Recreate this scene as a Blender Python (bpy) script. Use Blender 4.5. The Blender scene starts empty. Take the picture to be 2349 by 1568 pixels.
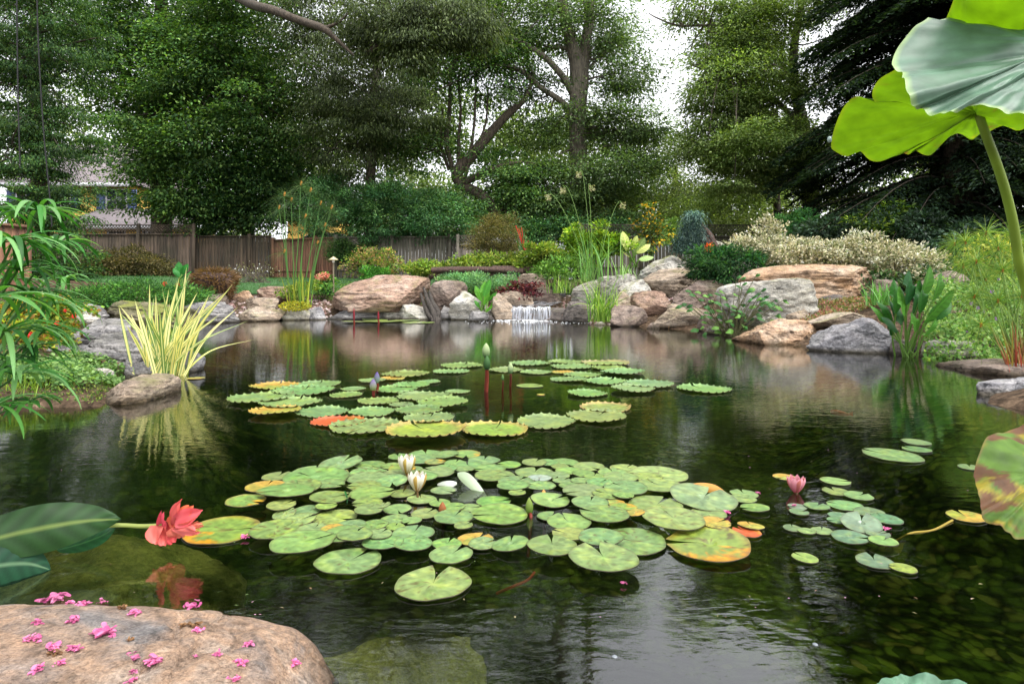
import bpy, bmesh, math, random
import numpy as np
from mathutils import Vector, noise
rng = np.random.default_rng(7)
random.seed(7)
scene = bpy.context.scene
C = scene.collection

# ------------------------------------------------------------------ camera, sky, sun, exposure
CAM_H = 0.8
F = 1422.0      # focal length in units of a 2349-wide frame
UC, HY = 1174.5, 660.0
cam_d = bpy.data.cameras.new('camera'); cam = bpy.data.objects.new('camera', cam_d); C.objects.link(cam)
cam_d.sensor_width = 36.0; cam_d.lens = 36.0*F/2349.0
cam_d.shift_y = -(784.0-HY)/2349.0
cam_d.clip_start = 0.02; cam_d.clip_end = 3000
cam.location = (0, 0, CAM_H); cam.rotation_euler = (math.radians(90), 0, 0)
scene.camera = cam

SUN_EL, SUN_AZ = 62.0, 130.0          # azimuth clockwise from +Y
world = bpy.data.worlds.new('World'); scene.world = world; world.use_nodes = True
wt = world.node_tree; wt.nodes.clear()
sky = wt.nodes.new('ShaderNodeTexSky'); sky.sky_type = 'NISHITA'; sky.sun_disc = False
sky.sun_elevation = math.radians(SUN_EL); sky.sun_rotation = math.radians(SUN_AZ)
sky.dust_density = 3.0; sky.air_density = 1.0; sky.ozone_density = 1.0
hs = wt.nodes.new('ShaderNodeHueSaturation'); hs.inputs['Saturation'].default_value = 0.12
bg = wt.nodes.new('ShaderNodeBackground'); bg.inputs['Strength'].default_value = 0.15
wo = wt.nodes.new('ShaderNodeOutputWorld')
wt.links.new(sky.outputs[0], hs.inputs['Color']); wt.links.new(hs.outputs[0], bg.inputs['Color']); wt.links.new(bg.outputs[0], wo.inputs['Surface'])
sun_d = bpy.data.lights.new('sun', 'SUN'); sun_d.energy = 0.6; sun_d.angle = math.radians(25); sun_d.color = (1, .965, .9)
sun = bpy.data.objects.new('sun', sun_d); C.objects.link(sun)
sun.rotation_euler = (math.radians(90-SUN_EL), 0, math.radians(180-SUN_AZ))
scene.view_settings.view_transform = 'Standard'; scene.view_settings.look = 'None'
scene.view_settings.gamma = 1.0; scene.view_settings.exposure = 1.75
scene.cycles.max_bounces = 7; scene.cycles.diffuse_bounces = 3; scene.cycles.glossy_bounces = 3
scene.cycles.transparent_max_bounces = 8; scene.cycles.transmission_bounces = 3

# ------------------------------------------------------------------ helpers
def P(u, v, Y):
    return np.array([(u-UC)/F*Y, Y, CAM_H-(v-HY)/F*Y])
def W(u, v, z=0.0):
    Y = (CAM_H-z)*F/(v-HY)
    return np.array([(u-UC)/F*Y, Y, z])
def lin(r, g, b):
    f = lambda c: (c/255/12.92 if c/255 <= .04045 else ((c/255+.055)/1.055)**2.4)
    return np.array([f(r), f(g), f(b)])
def tag(o, label=None, cat=None, group=None, kind=None):
    if label: o['label'] = label
    if cat: o['category'] = cat
    if group: o['group'] = group
    if kind: o['kind'] = kind
    return o
def thing(name, label, cat, loc=(0, 0, 0), group=None):
    o = bpy.data.objects.new(name, None); C.objects.link(o); o.location = [float(x) for x in loc]
    o.empty_display_size = .1
    return tag(o, label, cat, group)
def unit(a):
    return a/np.maximum(np.linalg.norm(a, axis=-1, keepdims=True), 1e-9)

class G:
    """collects vertices, quads/tris and vertex colours and links them as one mesh"""
    def __init__(s): s.v = []; s.f3 = []; s.f4 = []; s.c = []; s.n = 0
    def add(s, v, faces, col):
        v = np.asarray(v, float); m = len(v)
        col = np.asarray(col, float)
        if col.ndim == 1: col = np.tile(col, (m, 1))
        faces = np.asarray(faces, int)+s.n
        (s.f4 if faces.shape[1] == 4 else s.f3).append(faces)
        s.v.append(v); s.c.append(col); s.n += m
    def build(s, name, mat, parent=None, loc=None, smooth=False, thick=None, uv=None):
        v = np.concatenate(s.v); c = np.concatenate(s.c)
        org = np.zeros(3)
        if parent is not None:
            p = parent
            while p is not None: org = org+np.array(p.location); p = p.parent
        if loc is not None: org = np.array(loc, float)
        v = v-org
        fs = []
        if s.f3: fs.append(np.concatenate(s.f3))
        if s.f4: fs.append(np.concatenate(s.f4))
        loops = np.concatenate([f.ravel() for f in fs])
        tot = np.concatenate([np.full(len(f), f.shape[1]) for f in fs])
        start = np.concatenate([[0], np.cumsum(tot)[:-1]])
        me = bpy.data.meshes.new(name)
        me.vertices.add(len(v)); me.vertices.foreach_set('co', v.astype(np.float32).ravel())
        me.loops.add(len(loops)); me.loops.foreach_set('vertex_index', loops.astype(np.int32))
        me.polygons.add(len(tot)); me.polygons.foreach_set('loop_start', start.astype(np.int32)); me.polygons.foreach_set('loop_total', tot.astype(np.int32))
        if smooth: me.polygons.foreach_set('use_smooth', np.ones(len(tot), bool))
        at = me.color_attributes.new('col', 'FLOAT_COLOR', 'POINT')
        at.data.foreach_set('color', np.concatenate([c, np.ones((len(c), 1))], 1).astype(np.float32).ravel())
        me.update(calc_edges=True); me.validate()
        me.materials.append(mat)
        o = bpy.data.objects.new(name, me); C.objects.link(o)
        if parent is not None: o.parent = parent
        if loc is not None: o.location = [float(x) for x in loc]
        return o
    # --- shapes
    def leaves(s, c, d, n, L, Wd, col, bend=.25):
        c = np.asarray(c); N = len(c)
        L = np.broadcast_to(L, (N,))[:, None]; Wd = np.broadcast_to(Wd, (N,))[:, None]
        d = unit(d); side = unit(np.cross(d, n)); n = unit(np.cross(side, d))
        a = c; b = c+d*L*.45+side*Wd*.5+n*L*.08; e = c+d*L*.45-side*Wd*.5+n*L*.08; t = c+d*L-n*L*bend
        v = np.stack([a, b, t, e], 1).reshape(-1, 3)
        f = np.arange(N*4).reshape(-1, 4)
        col = np.asarray(col, float); col = np.tile(col, (N, 1)) if col.ndim == 1 else col
        s.add(v, f, np.repeat(col, 4, 0))
    def strip(s, pts, w, side, col, fold=0.0):
        pts = np.asarray(pts, float); K = len(pts); w = np.broadcast_to(w, (K,))[:, None]
        side = unit(np.asarray(side, float)); side = np.broadcast_to(side, pts.shape)
        t = unit(np.gradient(pts, axis=0)); nn = unit(np.cross(side, t))
        col = np.asarray(col); col = np.tile(col, (K, 1)) if col.ndim == 1 else col
        if fold:
            v = np.concatenate([pts-side*w*.5, pts-nn*w*fold, pts+side*w*.5]); i = np.arange(K-1)
            f = np.concatenate([np.stack([i, i+K, i+K+1, i+1], 1), np.stack([i+K, i+2*K, i+2*K+1, i+K+1], 1)])
            s.add(v, f, np.concatenate([col, col*1.12, col]))
        else:
            v = np.concatenate([pts-side*w*.5, pts+side*w*.5]); i = np.arange(K-1)
            s.add(v, np.stack([i, i+K, i+K+1, i+1], 1), np.concatenate([col, col]))
    def tube(s, pts, r, col, sides=8, cap=True, wob=0.0):
        pts = np.asarray(pts, float); K = len(pts); r = np.broadcast_to(r, (K,))
        t = unit(np.gradient(pts, axis=0)); ref = np.array([0, 0, 1.]) if abs(t[0][2]) < .9 else np.array([1., 0, 0])
        x = unit(np.cross(t, ref)); y = np.cross(t, x)
        a = np.linspace(0, 2*np.pi, sides, endpoint=False)
        rr = r[:, None]*(1+wob*(np.sin(a*3+1)[None]+.6*np.sin(a*5+np.arange(K)[:, None]*.7)))
        v = (pts[:, None]+x[:, None]*(np.cos(a)[None]*rr)[..., None]+y[:, None]*(np.sin(a)[None]*rr)[..., None]).reshape(-1, 3)
        i, j = np.meshgrid(np.arange(K-1), np.arange(sides), indexing='ij'); j2 = (j+1) % sides
        f = np.stack([i*sides+j, i*sides+j2, (i+1)*sides+j2, (i+1)*sides+j], -1).reshape(-1, 4)
        col = np.asarray(col); cc = np.repeat(col, sides, 0) if col.ndim == 2 else col
        s.add(v, f, cc)
        if cap:
            for k, vv in ((0, pts[0]), (K-1, pts[-1])):
                ring = v[k*sides:(k+1)*sides]; m = len(ring)
                s.add(np.concatenate([ring, [vv]]), np.stack([np.arange(m), (np.arange(m)+1) % m, np.full(m, m)], 1), col if col.ndim == 1 else col[k])
    def box(s, lo, hi, col, bev=0.0):
        lo = np.asarray(lo, float); hi = np.asarray(hi, float)
        q = np.array([[x, y, z] for x in (0, 1) for y in (0, 1) for z in (0, 1)])
        s.add(lo+q*(hi-lo), [[0, 1, 3, 2], [4, 6, 7, 5], [0, 4, 5, 1], [2, 3, 7, 6], [0, 2, 6, 4], [1, 5, 7, 3]], col)
    def beam(s, a, b, w, h, col, up=(0, 0, 1)):
        a = np.asarray(a, float); b = np.asarray(b, float); t = unit(b-a); x = unit(np.cross(t, up)); y = np.cross(x, t)
        v = [p+x*sx*w/2+y*sy*h/2 for p in (a, b) for sx in (-1, 1) for sy in (-1, 1)]
        s.add(v, [[0, 1, 3, 2], [4, 6, 7, 5], [0, 4, 5, 1], [2, 3, 7, 6], [0, 2, 6, 4], [1, 5, 7, 3]], col)

def spline(p, n=6):
    p = np.asarray(p, float); q = np.concatenate([[2*p[0]-p[1]], p, [2*p[-1]-p[-2]]]); out = []
    for i in range(len(p)-1):
        a, b, c, d = q[i:i+4]
        for t in np.linspace(0, 1, n, endpoint=False):
            out.append(.5*((2*b)+(-a+c)*t+(2*a-5*b+4*c-d)*t*t+(-a+3*b-3*c+d)*t**3))
    out.append(p[-1]); return np.array(out)

# vectorised value noise
def _h(i):
    n = (i[..., 0]*374761393+i[..., 1]*668265263+i[..., 2]*2147483647) & 0x7fffffff
    n = (n ^ (n >> 13))*1274126177 & 0x7fffffff
    return ((n ^ (n >> 16)) & 0xffff)/65535.0*2-1
def vn(p):
    p = np.asarray(p, float); i = np.floor(p).astype(np.int64); f = p-i; f = f*f*(3-2*f); r = 0
    for dx in (0, 1):
        for dy in (0, 1):
            for dz in (0, 1):
                w = (f[..., 0] if dx else 1-f[..., 0])*(f[..., 1] if dy else 1-f[..., 1])*(f[..., 2] if dz else 1-f[..., 2])
                r = r+w*_h(i+np.array([dx, dy, dz]))
    return r
def fbm(p, o=4):
    r = 0; a = .5; p = np.asarray(p, float)
    for k in range(o): r = r+a*vn(p); p = p*2.03+11.7; a *= .5
    return r

# ------------------------------------------------------------------ materials
def nm(name):
    m = bpy.data.materials.new(name); m.use_nodes = True; t = m.node_tree; t.nodes.clear()
    o = t.nodes.new('ShaderNodeOutputMaterial'); return m, t, o
def N(t, ty, **kw):
    n = t.nodes.new('ShaderNode'+ty)
    for k, v in kw.items():
        if k in n.inputs: n.inputs[k].default_value = v
        else: setattr(n, k, v)
    return n
def ramp(t, fac, stops):
    r = t.nodes.new('ShaderNodeValToRGB'); e = r.color_ramp.elements
    for i, (p, c) in enumerate(stops):
        el = e[i] if i < 2 else e.new(p)
        el.position = p; el.color = (*[float(x) for x in c], 1)
    t.links.new(fac, r.inputs[0]); return r.outputs[0]
def mix(t, a, b, fac, mode='MIX'):
    m = t.nodes.new('ShaderNodeMix'); m.data_type = 'RGBA'; m.blend_type = mode; m.clamp_factor = True
    for s, x in (('A', a), ('B', b)):
        i = [q for q in m.inputs if q.name == s and q.type == 'RGBA'][0]
        if hasattr(x, 'links'): t.links.new(x, i)
        else: i.default_value = (*[float(q) for q in x], 1)
    if hasattr(fac, 'links'): t.links.new(fac, m.inputs[0])
    else: m.inputs[0].default_value = fac
    return [q for q in m.outputs if q.type == 'RGBA'][0]
def leaf_mat(name, trans=.3, rough=.5, spec=.4, noise_s=0, tint=(1.5, 1.6, .5), bump=0):
    m, t, o = nm(name)
    a = N(t, 'VertexColor', layer_name='col'); col = a.outputs[0]
    if noise_s:
        g = N(t, 'TexNoise', Scale=noise_s, Detail=4.0); tc = N(t, 'TexCoord'); t.links.new(tc.outputs['Object'], g.inputs['Vector'])
        col = mix(t, col, ramp(t, g.outputs[0], [(.3, (.62, .62, .55)), (.7, (1.25, 1.2, 1.1))]), 1.0, 'MULTIPLY')
    p = N(t, 'BsdfPrincipled', Roughness=rough); p.inputs['Specular IOR Level'].default_value = spec
    t.links.new(col, p.inputs['Base Color'])
    if bump and noise_s:
        b = N(t, 'Bump', Strength=.4, Distance=bump); t.links.new(g.outputs[0], b.inputs['Height']); t.links.new(b.outputs[0], p.inputs['Normal'])
    if trans:
        tr = N(t, 'BsdfTranslucent'); tc2 = mix(t, col, tint, 1.0, 'MULTIPLY'); t.links.new(tc2, tr.inputs[0])
        ms = N(t, 'MixShader', Fac=trans); t.links.new(p.outputs[0], ms.inputs[1]); t.links.new(tr.outputs[0], ms.inputs[2]); t.links.new(ms.outputs[0], o.inputs[0])
    else: t.links.new(p.outputs[0], o.inputs[0])
    return m
M_leaf = leaf_mat('leaf', .35, .6, .18)
M_gloss = leaf_mat('glossy_leaf', .2, .5, .22)
M_blade = leaf_mat('blade', .3, .5, .3)
M_petal = leaf_mat('petal', .3, .5, .3, tint=(1, .95, .95))
M_cream = leaf_mat('cream_leaf', .25, .45, .4, tint=(1, 1, .85))
M_pad = leaf_mat('pad', .0, .33, .7, 35, bump=.002)
M_lotus = leaf_mat('lotus', .55, .5, .3, 14, bump=.004)
M_plain = leaf_mat('painted', 0, .6, .3)
M_car = leaf_mat('car_paint', 0, .2, .6)

def bark_mat(name, c1, c2, sc=3.0):
    m, t, o = nm(name); tc = N(t, 'TexCoord'); mp = N(t, 'Mapping'); mp.inputs['Scale'].default_value = (sc*2.2, sc*2.2, sc*.45)
    t.links.new(tc.outputs['Object'], mp.inputs[0]); g = N(t, 'TexNoise', Scale=2.4, Detail=6.0, Roughness=.65); t.links.new(mp.outputs[0], g.inputs[0])
    p = N(t, 'BsdfPrincipled', Roughness=.9); t.links.new(ramp(t, g.outputs[0], [(.35, c1), (.68, c2)]), p.inputs['Base Color'])
    b = N(t, 'Bump', Strength=.9, Distance=.05); t.links.new(g.outputs[0], b.inputs['Height']); t.links.new(b.outputs[0], p.inputs['Normal']); t.links.new(p.outputs[0], o.inputs[0]); return m
M_bark = bark_mat('bark', (.022, .017, .012), (.11, .085, .06))
M_bark2 = bark_mat('bark_grey', (.05, .045, .035), (.2, .17, .13))
M_drift = bark_mat('driftwood', (.012, .01, .009), (.12, .10, .085), 9)
M_log = bark_mat('slate_log', (.02, .013, .011), (.13, .075, .055), 6)
def wood_mat(name, c1, c2):
    m, t, o = nm(name); tc = N(t, 'TexCoord'); mp = N(t, 'Mapping'); mp.inputs['Scale'].default_value = (9, 9, .7)
    t.links.new(tc.outputs['Object'], mp.inputs[0]); g = N(t, 'TexNoise', Scale=1.6, Detail=5.0, Roughness=.6); t.links.new(mp.outputs[0], g.inputs[0])
    g2 = N(t, 'TexNoise', Scale=.9, Detail=3.0); t.links.new(tc.outputs['Object'], g2.inputs[0])
    a = N(t, 'VertexColor', layer_name='col')
    c = mix(t, ramp(t, g.outputs[0], [(.3, c1), (.7, c2)]), a.outputs[0], 1.0, 'MULTIPLY')
    c = mix(t, c, ramp(t, g2.outputs[0], [(.35, (.55, .6, .5)), (.65, (1.15, 1.1, 1.05))]), 1.0, 'MULTIPLY')
    p = N(t, 'BsdfPrincipled', Roughness=.85); t.links.new(c, p.inputs['Base Color'])
    b = N(t, 'Bump', Strength=.5, Distance=.01); t.links.new(g.outputs[0], b.inputs['Height']); t.links.new(b.outputs[0], p.inputs['Normal']); t.links.new(p.outputs[0], o.inputs[0]); return m
M_fence = wood_mat('weathered_wood', (.045, .033, .026), (.17, .125, .095))
M_fence_red = wood_mat('cedar_wood', (.1, .045, .028), (.26, .125, .075))
M_fence_grey = wood_mat('grey_wood', (.08, .068, .06), (.24, .205, .18))

def rock_mat(name, cols, streak=3.0, moss=0.25, dark=.3, ang=0.0, fine=1.0):
    """cols: three stone colours; veins and bands along a tilted bedding plane; moss on upward faces; wet dark rim at the water"""
    cols = [np.array(q)*.82 for q in cols]
    m, t, o = nm(name); tc = N(t, 'TexCoord'); geo = N(t, 'NewGeometry'); oi = N(t, 'ObjectInfo')
    off = N(t, 'VectorMath', operation='SCALE'); off.inputs['Scale'].default_value = 0
    cmb = N(t, 'CombineXYZ'); mul = N(t, 'Math', operation='MULTIPLY'); mul.inputs[1].default_value = 37.0
    t.links.new(oi.outputs['Random'], mul.inputs[0])
    for k in range(3): t.links.new(mul.outputs[0], cmb.inputs[k])
    ad = N(t, 'VectorMath', operation='ADD'); t.links.new(geo.outputs['Position'], ad.inputs[0]); t.links.new(cmb.outputs[0], ad.inputs[1])
    mp = N(t, 'Mapping'); mp.inputs['Rotation'].default_value = (ang, .35, .3); mp.inputs['Scale'].default_value = (1, 1.0, streak); t.links.new(ad.outputs[0], mp.inputs[0])
    g1 = N(t, 'TexNoise', Scale=1.3*fine, Detail=8.0, Roughness=.62, Distortion=.6); t.links.new(mp.outputs[0], g1.inputs[0])
    g2 = N(t, 'TexNoise', Scale=7.0*fine, Detail=8.0, Roughness=.7); t.links.new(mp.outputs[0], g2.inputs[0])
    g3 = N(t, 'TexNoise', Scale=45.0*fine, Detail=4.0, Roughness=.7); t.links.new(ad.outputs[0], g3.inputs[0])
    g4 = N(t, 'TexNoise', Scale=2.2*fine, Detail=5.0, Roughness=.6); t.links.new(ad.outputs[0], g4.inputs[0])
    c = ramp(t, g1.outputs[0], [(.32, cols[0]), (.5, cols[1]), (.66, cols[2])])
    c = mix(t, c, ramp(t, g2.outputs[0], [(.34, (dark*.8, dark*.8, dark*.8)), (.46, (.85, .85, .85)), (.64, (1.3, 1.26, 1.2))]), .95, 'MULTIPLY')
    c = mix(t, c, ramp(t, g3.outputs[0], [(.35, (.5, .5, .5)), (.6, (1.15, 1.15, 1.15))]), .8, 'MULTIPLY')
    g5 = N(t, 'TexNoise', Scale=1.5*fine, Detail=5.0, Roughness=.55, Distortion=1.2); t.links.new(mp.outputs[0], g5.inputs[0])
    crk = ramp(t, g5.outputs[0], [(.492, (1, 1, 1)), (.5, (.25, .22, .2)), (.508, (1, 1, 1))]); c = mix(t, c, crk, .5, 'MULTIPLY')
    # lichen and moss
    sx = N(t, 'SeparateXYZ'); t.links.new(geo.outputs['Normal'], sx.inputs[0])
    mm = N(t, 'Math', operation='MULTIPLY'); t.links.new(sx.outputs[2], mm.inputs[0]); mr = ramp(t, g4.outputs[0], [(.5, (0, 0, 0)), (.66, (1, 1, 1))]); t.links.new(mr, mm.inputs[1])
    mm2 = N(t, 'Math', operation='MULTIPLY'); mm2.use_clamp = True; t.links.new(mm.outputs[0], mm2.inputs[0]); mm2.inputs[1].default_value = moss*2
    c = mix(t, c, (.16, .17, .04), mm2.outputs[0])
    # wet dark band just above the water line
    sp = N(t, 'SeparateXYZ'); t.links.new(geo.outputs['Position'], sp.inputs[0])
    ma = N(t, 'MapRange'); ma.inputs['From Min'].default_value = .015; ma.inputs['From Max'].default_value = .07; t.links.new(sp.outputs[2], ma.inputs[0])
    if name != 'submerged_rock': c = mix(t, mix(t, c, (.22, .2, .15), 1.0, 'MULTIPLY'), c, ma.outputs[0])
    p = N(t, 'BsdfPrincipled', Roughness=.82); p.inputs['Specular IOR Level'].default_value = .3; t.links.new(c, p.inputs['Base Color'])
    b1 = N(t, 'Bump', Strength=.8, Distance=.07); t.links.new(g2.outputs[0], b1.inputs['Height'])
    b2 = N(t, 'Bump', Strength=.5, Distance=.008); t.links.new(g3.outputs[0], b2.inputs['Height']); t.links.new(b1.outputs[0], b2.inputs['Normal'])
    t.links.new(b2.outputs[0], p.inputs['Normal']); t.links.new(p.outputs[0], o.inputs[0]); return m
RM = {
 'tan': rock_mat('tan_rock', [(.26, .2, .15), (.42, .33, .25), (.56, .47, .38)], 3, .3),
 'pink': rock_mat('pink_rock', [(.24, .15, .11), (.42, .28, .21), (.55, .42, .34)], 3, .3),
 'orange': rock_mat('orange_rock', [(.34, .2, .1), (.52, .34, .22), (.6, .47, .36)], 2.2, .12),
 'pale': rock_mat('pale_rock', [(.36, .33, .27), (.58, .55, .49), (.72, .70, .65)], 2.5, .55),
 'grey': rock_mat('grey_rock', [(.13, .125, .13), (.27, .26, .26), (.48, .46, .45)], 6, .1),
 'bluegrey': rock_mat('blue_grey_rock', [(.16, .16, .18), (.34, .33, .35), (.5, .49, .5)], 2, .08, .22),
 'brown': rock_mat('brown_rock', [(.12, .085, .07), (.25, .19, .16), (.38, .31, .26)], 2, .2),
 'dark': rock_mat('dark_rock', [(.05, .045, .04), (.14, .12, .11), (.28, .24, .22)], 2, .2),
 'moss': rock_mat('mossy_rock', [(.08, .09, .03), (.17, .16, .08), (.3, .26, .2)], 3, 2.5),
 'fore': rock_mat('boulder_sandstone', [(.36, .33, .32), (.56, .37, .25), (.64, .54, .46)], 3.5, .0, .5, .15, 2.9),
 'under': rock_mat('submerged_rock', [(.26, .25, .08), (.38, .36, .13), (.46, .43, .18)], 1, .2, .6),
}

# ------------------------------------------------------------------ terrain with the pond basin
shore = [(-40, 945), (60, 935), (230, 936), (345, 872), (450, 858), (446, 815), (415, 775), (425, 745), (550, 737), (700, 734), (900, 731),
         (1030, 733), (1130, 736), (1290, 739), (1400, 749), (1500, 757), (1640, 764), (1700, 790), (1870, 802), (2050, 822), (2240, 830),
         (2290, 868), (2260, 925), (2380, 950)]
poly = [W(u, v)[:2] for u, v in shore]+[np.array(q) for q in [(4.2, 2.8), (4.3, .9), (3.0, -.6), (.6, -.5), (-.2, .1), (-1.4, .5), (-2.6, .9), (-3.7, 2.2), (-3.6, 3.6)]]
poly = np.array(poly)
def sdist(x, y):
    """signed distance to the shore line, negative in the water"""
    d = np.full(x.shape, 1e9); ins = np.zeros(x.shape, bool); n = len(poly)
    for i in range(n):
        a = poly[i]; b = poly[(i+1) % n]; e = b-a
        t = np.clip(((x-a[0])*e[0]+(y-a[1])*e[1])/(e@e), 0, 1)
        d = np.minimum(d, np.hypot(x-a[0]-t*e[0], y-a[1]-t*e[1]))
        c = ((a[1] > y) != (b[1] > y)); xx = a[0]+(y-a[1])*e[0]/(e[1] if e[1] else 1e-9); ins ^= c & (x < xx)
    return np.where(ins, -d, d)
def ss(d, a, b):
    t = np.clip((d-a)/(b-a), 0, 1); return t*t*(3-2*t)
def height(x, y):
    x = np.asarray(x, float); y = np.asarray(y, float); d = sdist(x, y)
    p = np.stack([x*.9, y*.9, x*0], -1)
    inl = (np.hypot(x+1.9, y-5.6) < 0)
    d0 = d; d = d-.5*ss(y, 4.6, 5.6); z = .02+.11*ss(d, 0, .4)+.42*ss(d, .3, 2.2)+.60*ss(d, 2, 9.5)
    z = z+.05*fbm(p*2, 3)*ss(d, .1, 1)
    near = ss(-y, -3.5, .5)
    z = np.where(y < 3.5, z*(1-near)+near*(.03+.1*ss(d, 0, 1)), z)
    # narrow inlet behind the mossy rock
    zin = -.10-.62*ss(-d0, .0, 1.6)+.05*fbm(p*3, 3)
    k = ss(d, -.12, .06)
    return zin*(1-k)+z*k
def axis(lo, hi, st, far):
    a = [np.arange(lo, hi, st)]; s = st; x = hi; up = []
    while x < far: up.append(x); s *= 1.35; x += s
    s = st; x = lo; dn = []
    while x > -far: s *= 1.35; x -= s; dn.append(x)
    return np.concatenate([dn[::-1], a[0], up])
gx = axis(-9, 12, .1, 600); gy = axis(-2, 21, .1, 600)
X, Y_ = np.meshgrid(gx, gy, indexing='ij'); Z = height(X, Y_)
nx, ny = X.shape; I, J = np.meshgrid(np.arange(nx-1), np.arange(ny-1), indexing='ij')
gr = G(); gr.add(np.stack([X.ravel(), Y_.ravel(), Z.ravel()], 1), np.stack([I*ny+J, (I+1)*ny+J, (I+1)*ny+J+1, I*ny+J+1], -1).reshape(-1, 4), (.1, .1, .1))
m, t, o = nm('soil_and_pond_bed'); geo = N(t, 'NewGeometry'); sp = N(t, 'SeparateXYZ'); t.links.new(geo.outputs['Position'], sp.inputs[0])
g = N(t, 'TexNoise', Scale=14.0, Detail=6.0, Roughness=.7); t.links.new(geo.outputs['Position'], g.inputs[0])
gb = N(t, 'TexNoise', Scale=1.1, Detail=5.0, Roughness=.6); t.links.new(geo.outputs['Position'], gb.inputs[0])
gv = N(t, 'TexVoronoi', Scale=21.0, Randomness=1.0); wp = N(t, 'TexNoise', Scale=4.0, Detail=3.0); t.links.new(geo.outputs['Position'], wp.inputs[0])
t.links.new(mix(t, geo.outputs['Position'], wp.outputs[1], .22), gv.inputs[0])
soil = ramp(t, g.outputs[0], [(.32, (.02, .014, .009)), (.52, (.075, .05, .032)), (.7, (.19, .13, .085))])
cs = N(t, 'SeparateColor'); t.links.new(gv.outputs['Color'], cs.inputs[0])
bed = ramp(t, cs.outputs[0], [(.0, (.02, .035, .006)), (.4, (.05, .085, .013)), (.8, (.1, .14, .022)), (.98, (.15, .15, .045))])
edge = ramp(t, gv.outputs['Distance'], [(.35, (1, 1, 1)), (.75, (.12, .12, .1))])
bed = mix(t, bed, edge, 1.0, 'MULTIPLY')
bed = mix(t, bed, ramp(t, gb.outputs[0], [(.38, (.2, .24, .18)), (.62, (1.2, 1.2, 1))]), 1.0, 'MULTIPLY')
mr = N(t, 'MapRange'); mr.inputs['From Min'].default_value = -.08; mr.inputs['From Max'].default_value = -.02; t.links.new(sp.outputs[2], mr.inputs[0])
c = mix(t, bed, soil, mr.outputs[0]); p = N(t, 'BsdfPrincipled', Roughness=.95); p.inputs['Specular IOR Level'].default_value = .1; t.links.new(c, p.inputs['Base Color'])
b = N(t, 'Bump', Strength=.8, Distance=.03); t.links.new(g.outputs[0], b.inputs['Height']); t.links.new(b.outputs[0], p.inputs['Normal']); t.links.new(p.outputs[0], o.inputs[0])
ground = gr.build('ground', m, smooth=True); tag(ground, kind='structure', label='brown soil banks falling into the pond with a green pebbled bed')

# lawn: a sheet lying on the terrain on the left behind the rocks
lx = np.arange(-18, -1.0, .25); ly = np.arange(18.6, 27.0, .25); LX, LY = np.meshgrid(lx, ly, indexing='ij')
n1, n2 = LX.shape; I, J = np.meshgrid(np.arange(n1-1), np.arange(n2-1), indexing='ij')
lg = G(); lg.add(np.stack([LX.ravel(), LY.ravel(), height(LX, LY).ravel()+.03], 1), np.stack([I*n2+J, (I+1)*n2+J, (I+1)*n2+J+1, I*n2+J+1], -1).reshape(-1, 4), (.03, .08, .02))
m, t, o = nm('lawn_green'); geo = N(t, 'NewGeometry'); g = N(t, 'TexNoise', Scale=9.0, Detail=6.0); t.links.new(geo.outputs[0], g.inputs[0])
p = N(t, 'BsdfPrincipled', Roughness=.9); t.links.new(ramp(t, g.outputs[0], [(.3, (.02, .06, .015)), (.7, (.06, .15, .04))]), p.inputs['Base Color']); t.links.new(p.outputs[0], o.inputs[0])
tag(lg.build('lawn', m, smooth=True), kind='structure', label='strip of mown green lawn in front of the fence')
gg = G(); n = 26000; x = rng.uniform(-17, -1.2, n); y = 18.7+8*rng.random(n)**1.6
gg.leaves(np.stack([x, y, height(x, y)+.02], 1), np.stack([rng.normal(0, .35, n), rng.normal(0, .35, n), np.ones(n)], 1), rng.normal(size=(n, 3)), rng.uniform(.04, .09, n), .012, np.array([.045, .13, .03])*rng.uniform(.6, 1.6, (n, 1)))
tag(gg.build('lawn_grass', M_blade), 'short green grass blades of the lawn before the fence', 'grass', kind='stuff')

# water surface
wx = np.linspace(-4.2, 12, 2); wg = G(); wpoly = []
x0, x1, y0, y1 = -9.5, 8.5, -.8, 17.6
wg.add([(x0, y0, 0), (x1, y0, 0), (x1, y1, 0), (x0, y1, 0)], [[0, 1, 2, 3]], (0, 0, 0))
m, t, o = nm('pond_water'); geo = N(t, 'NewGeometry'); mp = N(t, 'Mapping'); mp.inputs['Scale'].default_value = (2.6, 5.5, 1); t.links.new(geo.outputs[0], mp.inputs[0])
w1 = N(t, 'TexNoise', Scale=1.6, Detail=3.0, Roughness=.55, Distortion=.8); t.links.new(mp.outputs[0], w1.inputs[0])
w2 = N(t, 'TexNoise', Scale=6.5, Detail=3.0, Roughness=.5, Distortion=.5); t.links.new(mp.outputs[0], w2.inputs[0])
w3 = N(t, 'TexNoise', Scale=.55, Detail=2.0); t.links.new(mp.outputs[0], w3.inputs[0])
patch = ramp(t, w3.outputs[0], [(.35, (.35, .35, .35)), (.65, (1, 1, 1))])
b1 = N(t, 'Bump', Distance=.0026, Strength=.5); t.links.new(w1.outputs[0], b1.inputs['Height'])
b2 = N(t, 'Bump', Distance=.0008, Strength=.6); t.links.new(w2.outputs[0], b2.inputs['Height']); t.links.new(b1.outputs[0], b2.inputs['Normal'])
fr = N(t, 'Fresnel', IOR=2.05); t.links.new(b2.outputs[0], fr.inputs['Normal'])
gl = N(t, 'BsdfGlossy', Roughness=.03); gl.inputs['Color'].default_value = (1, 1, 1, 1); t.links.new(b2.outputs[0], gl.inputs['Normal'])
tr = N(t, 'BsdfTransparent'); tr.inputs[0].default_value = (.68, .76, .5, 1)
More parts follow.
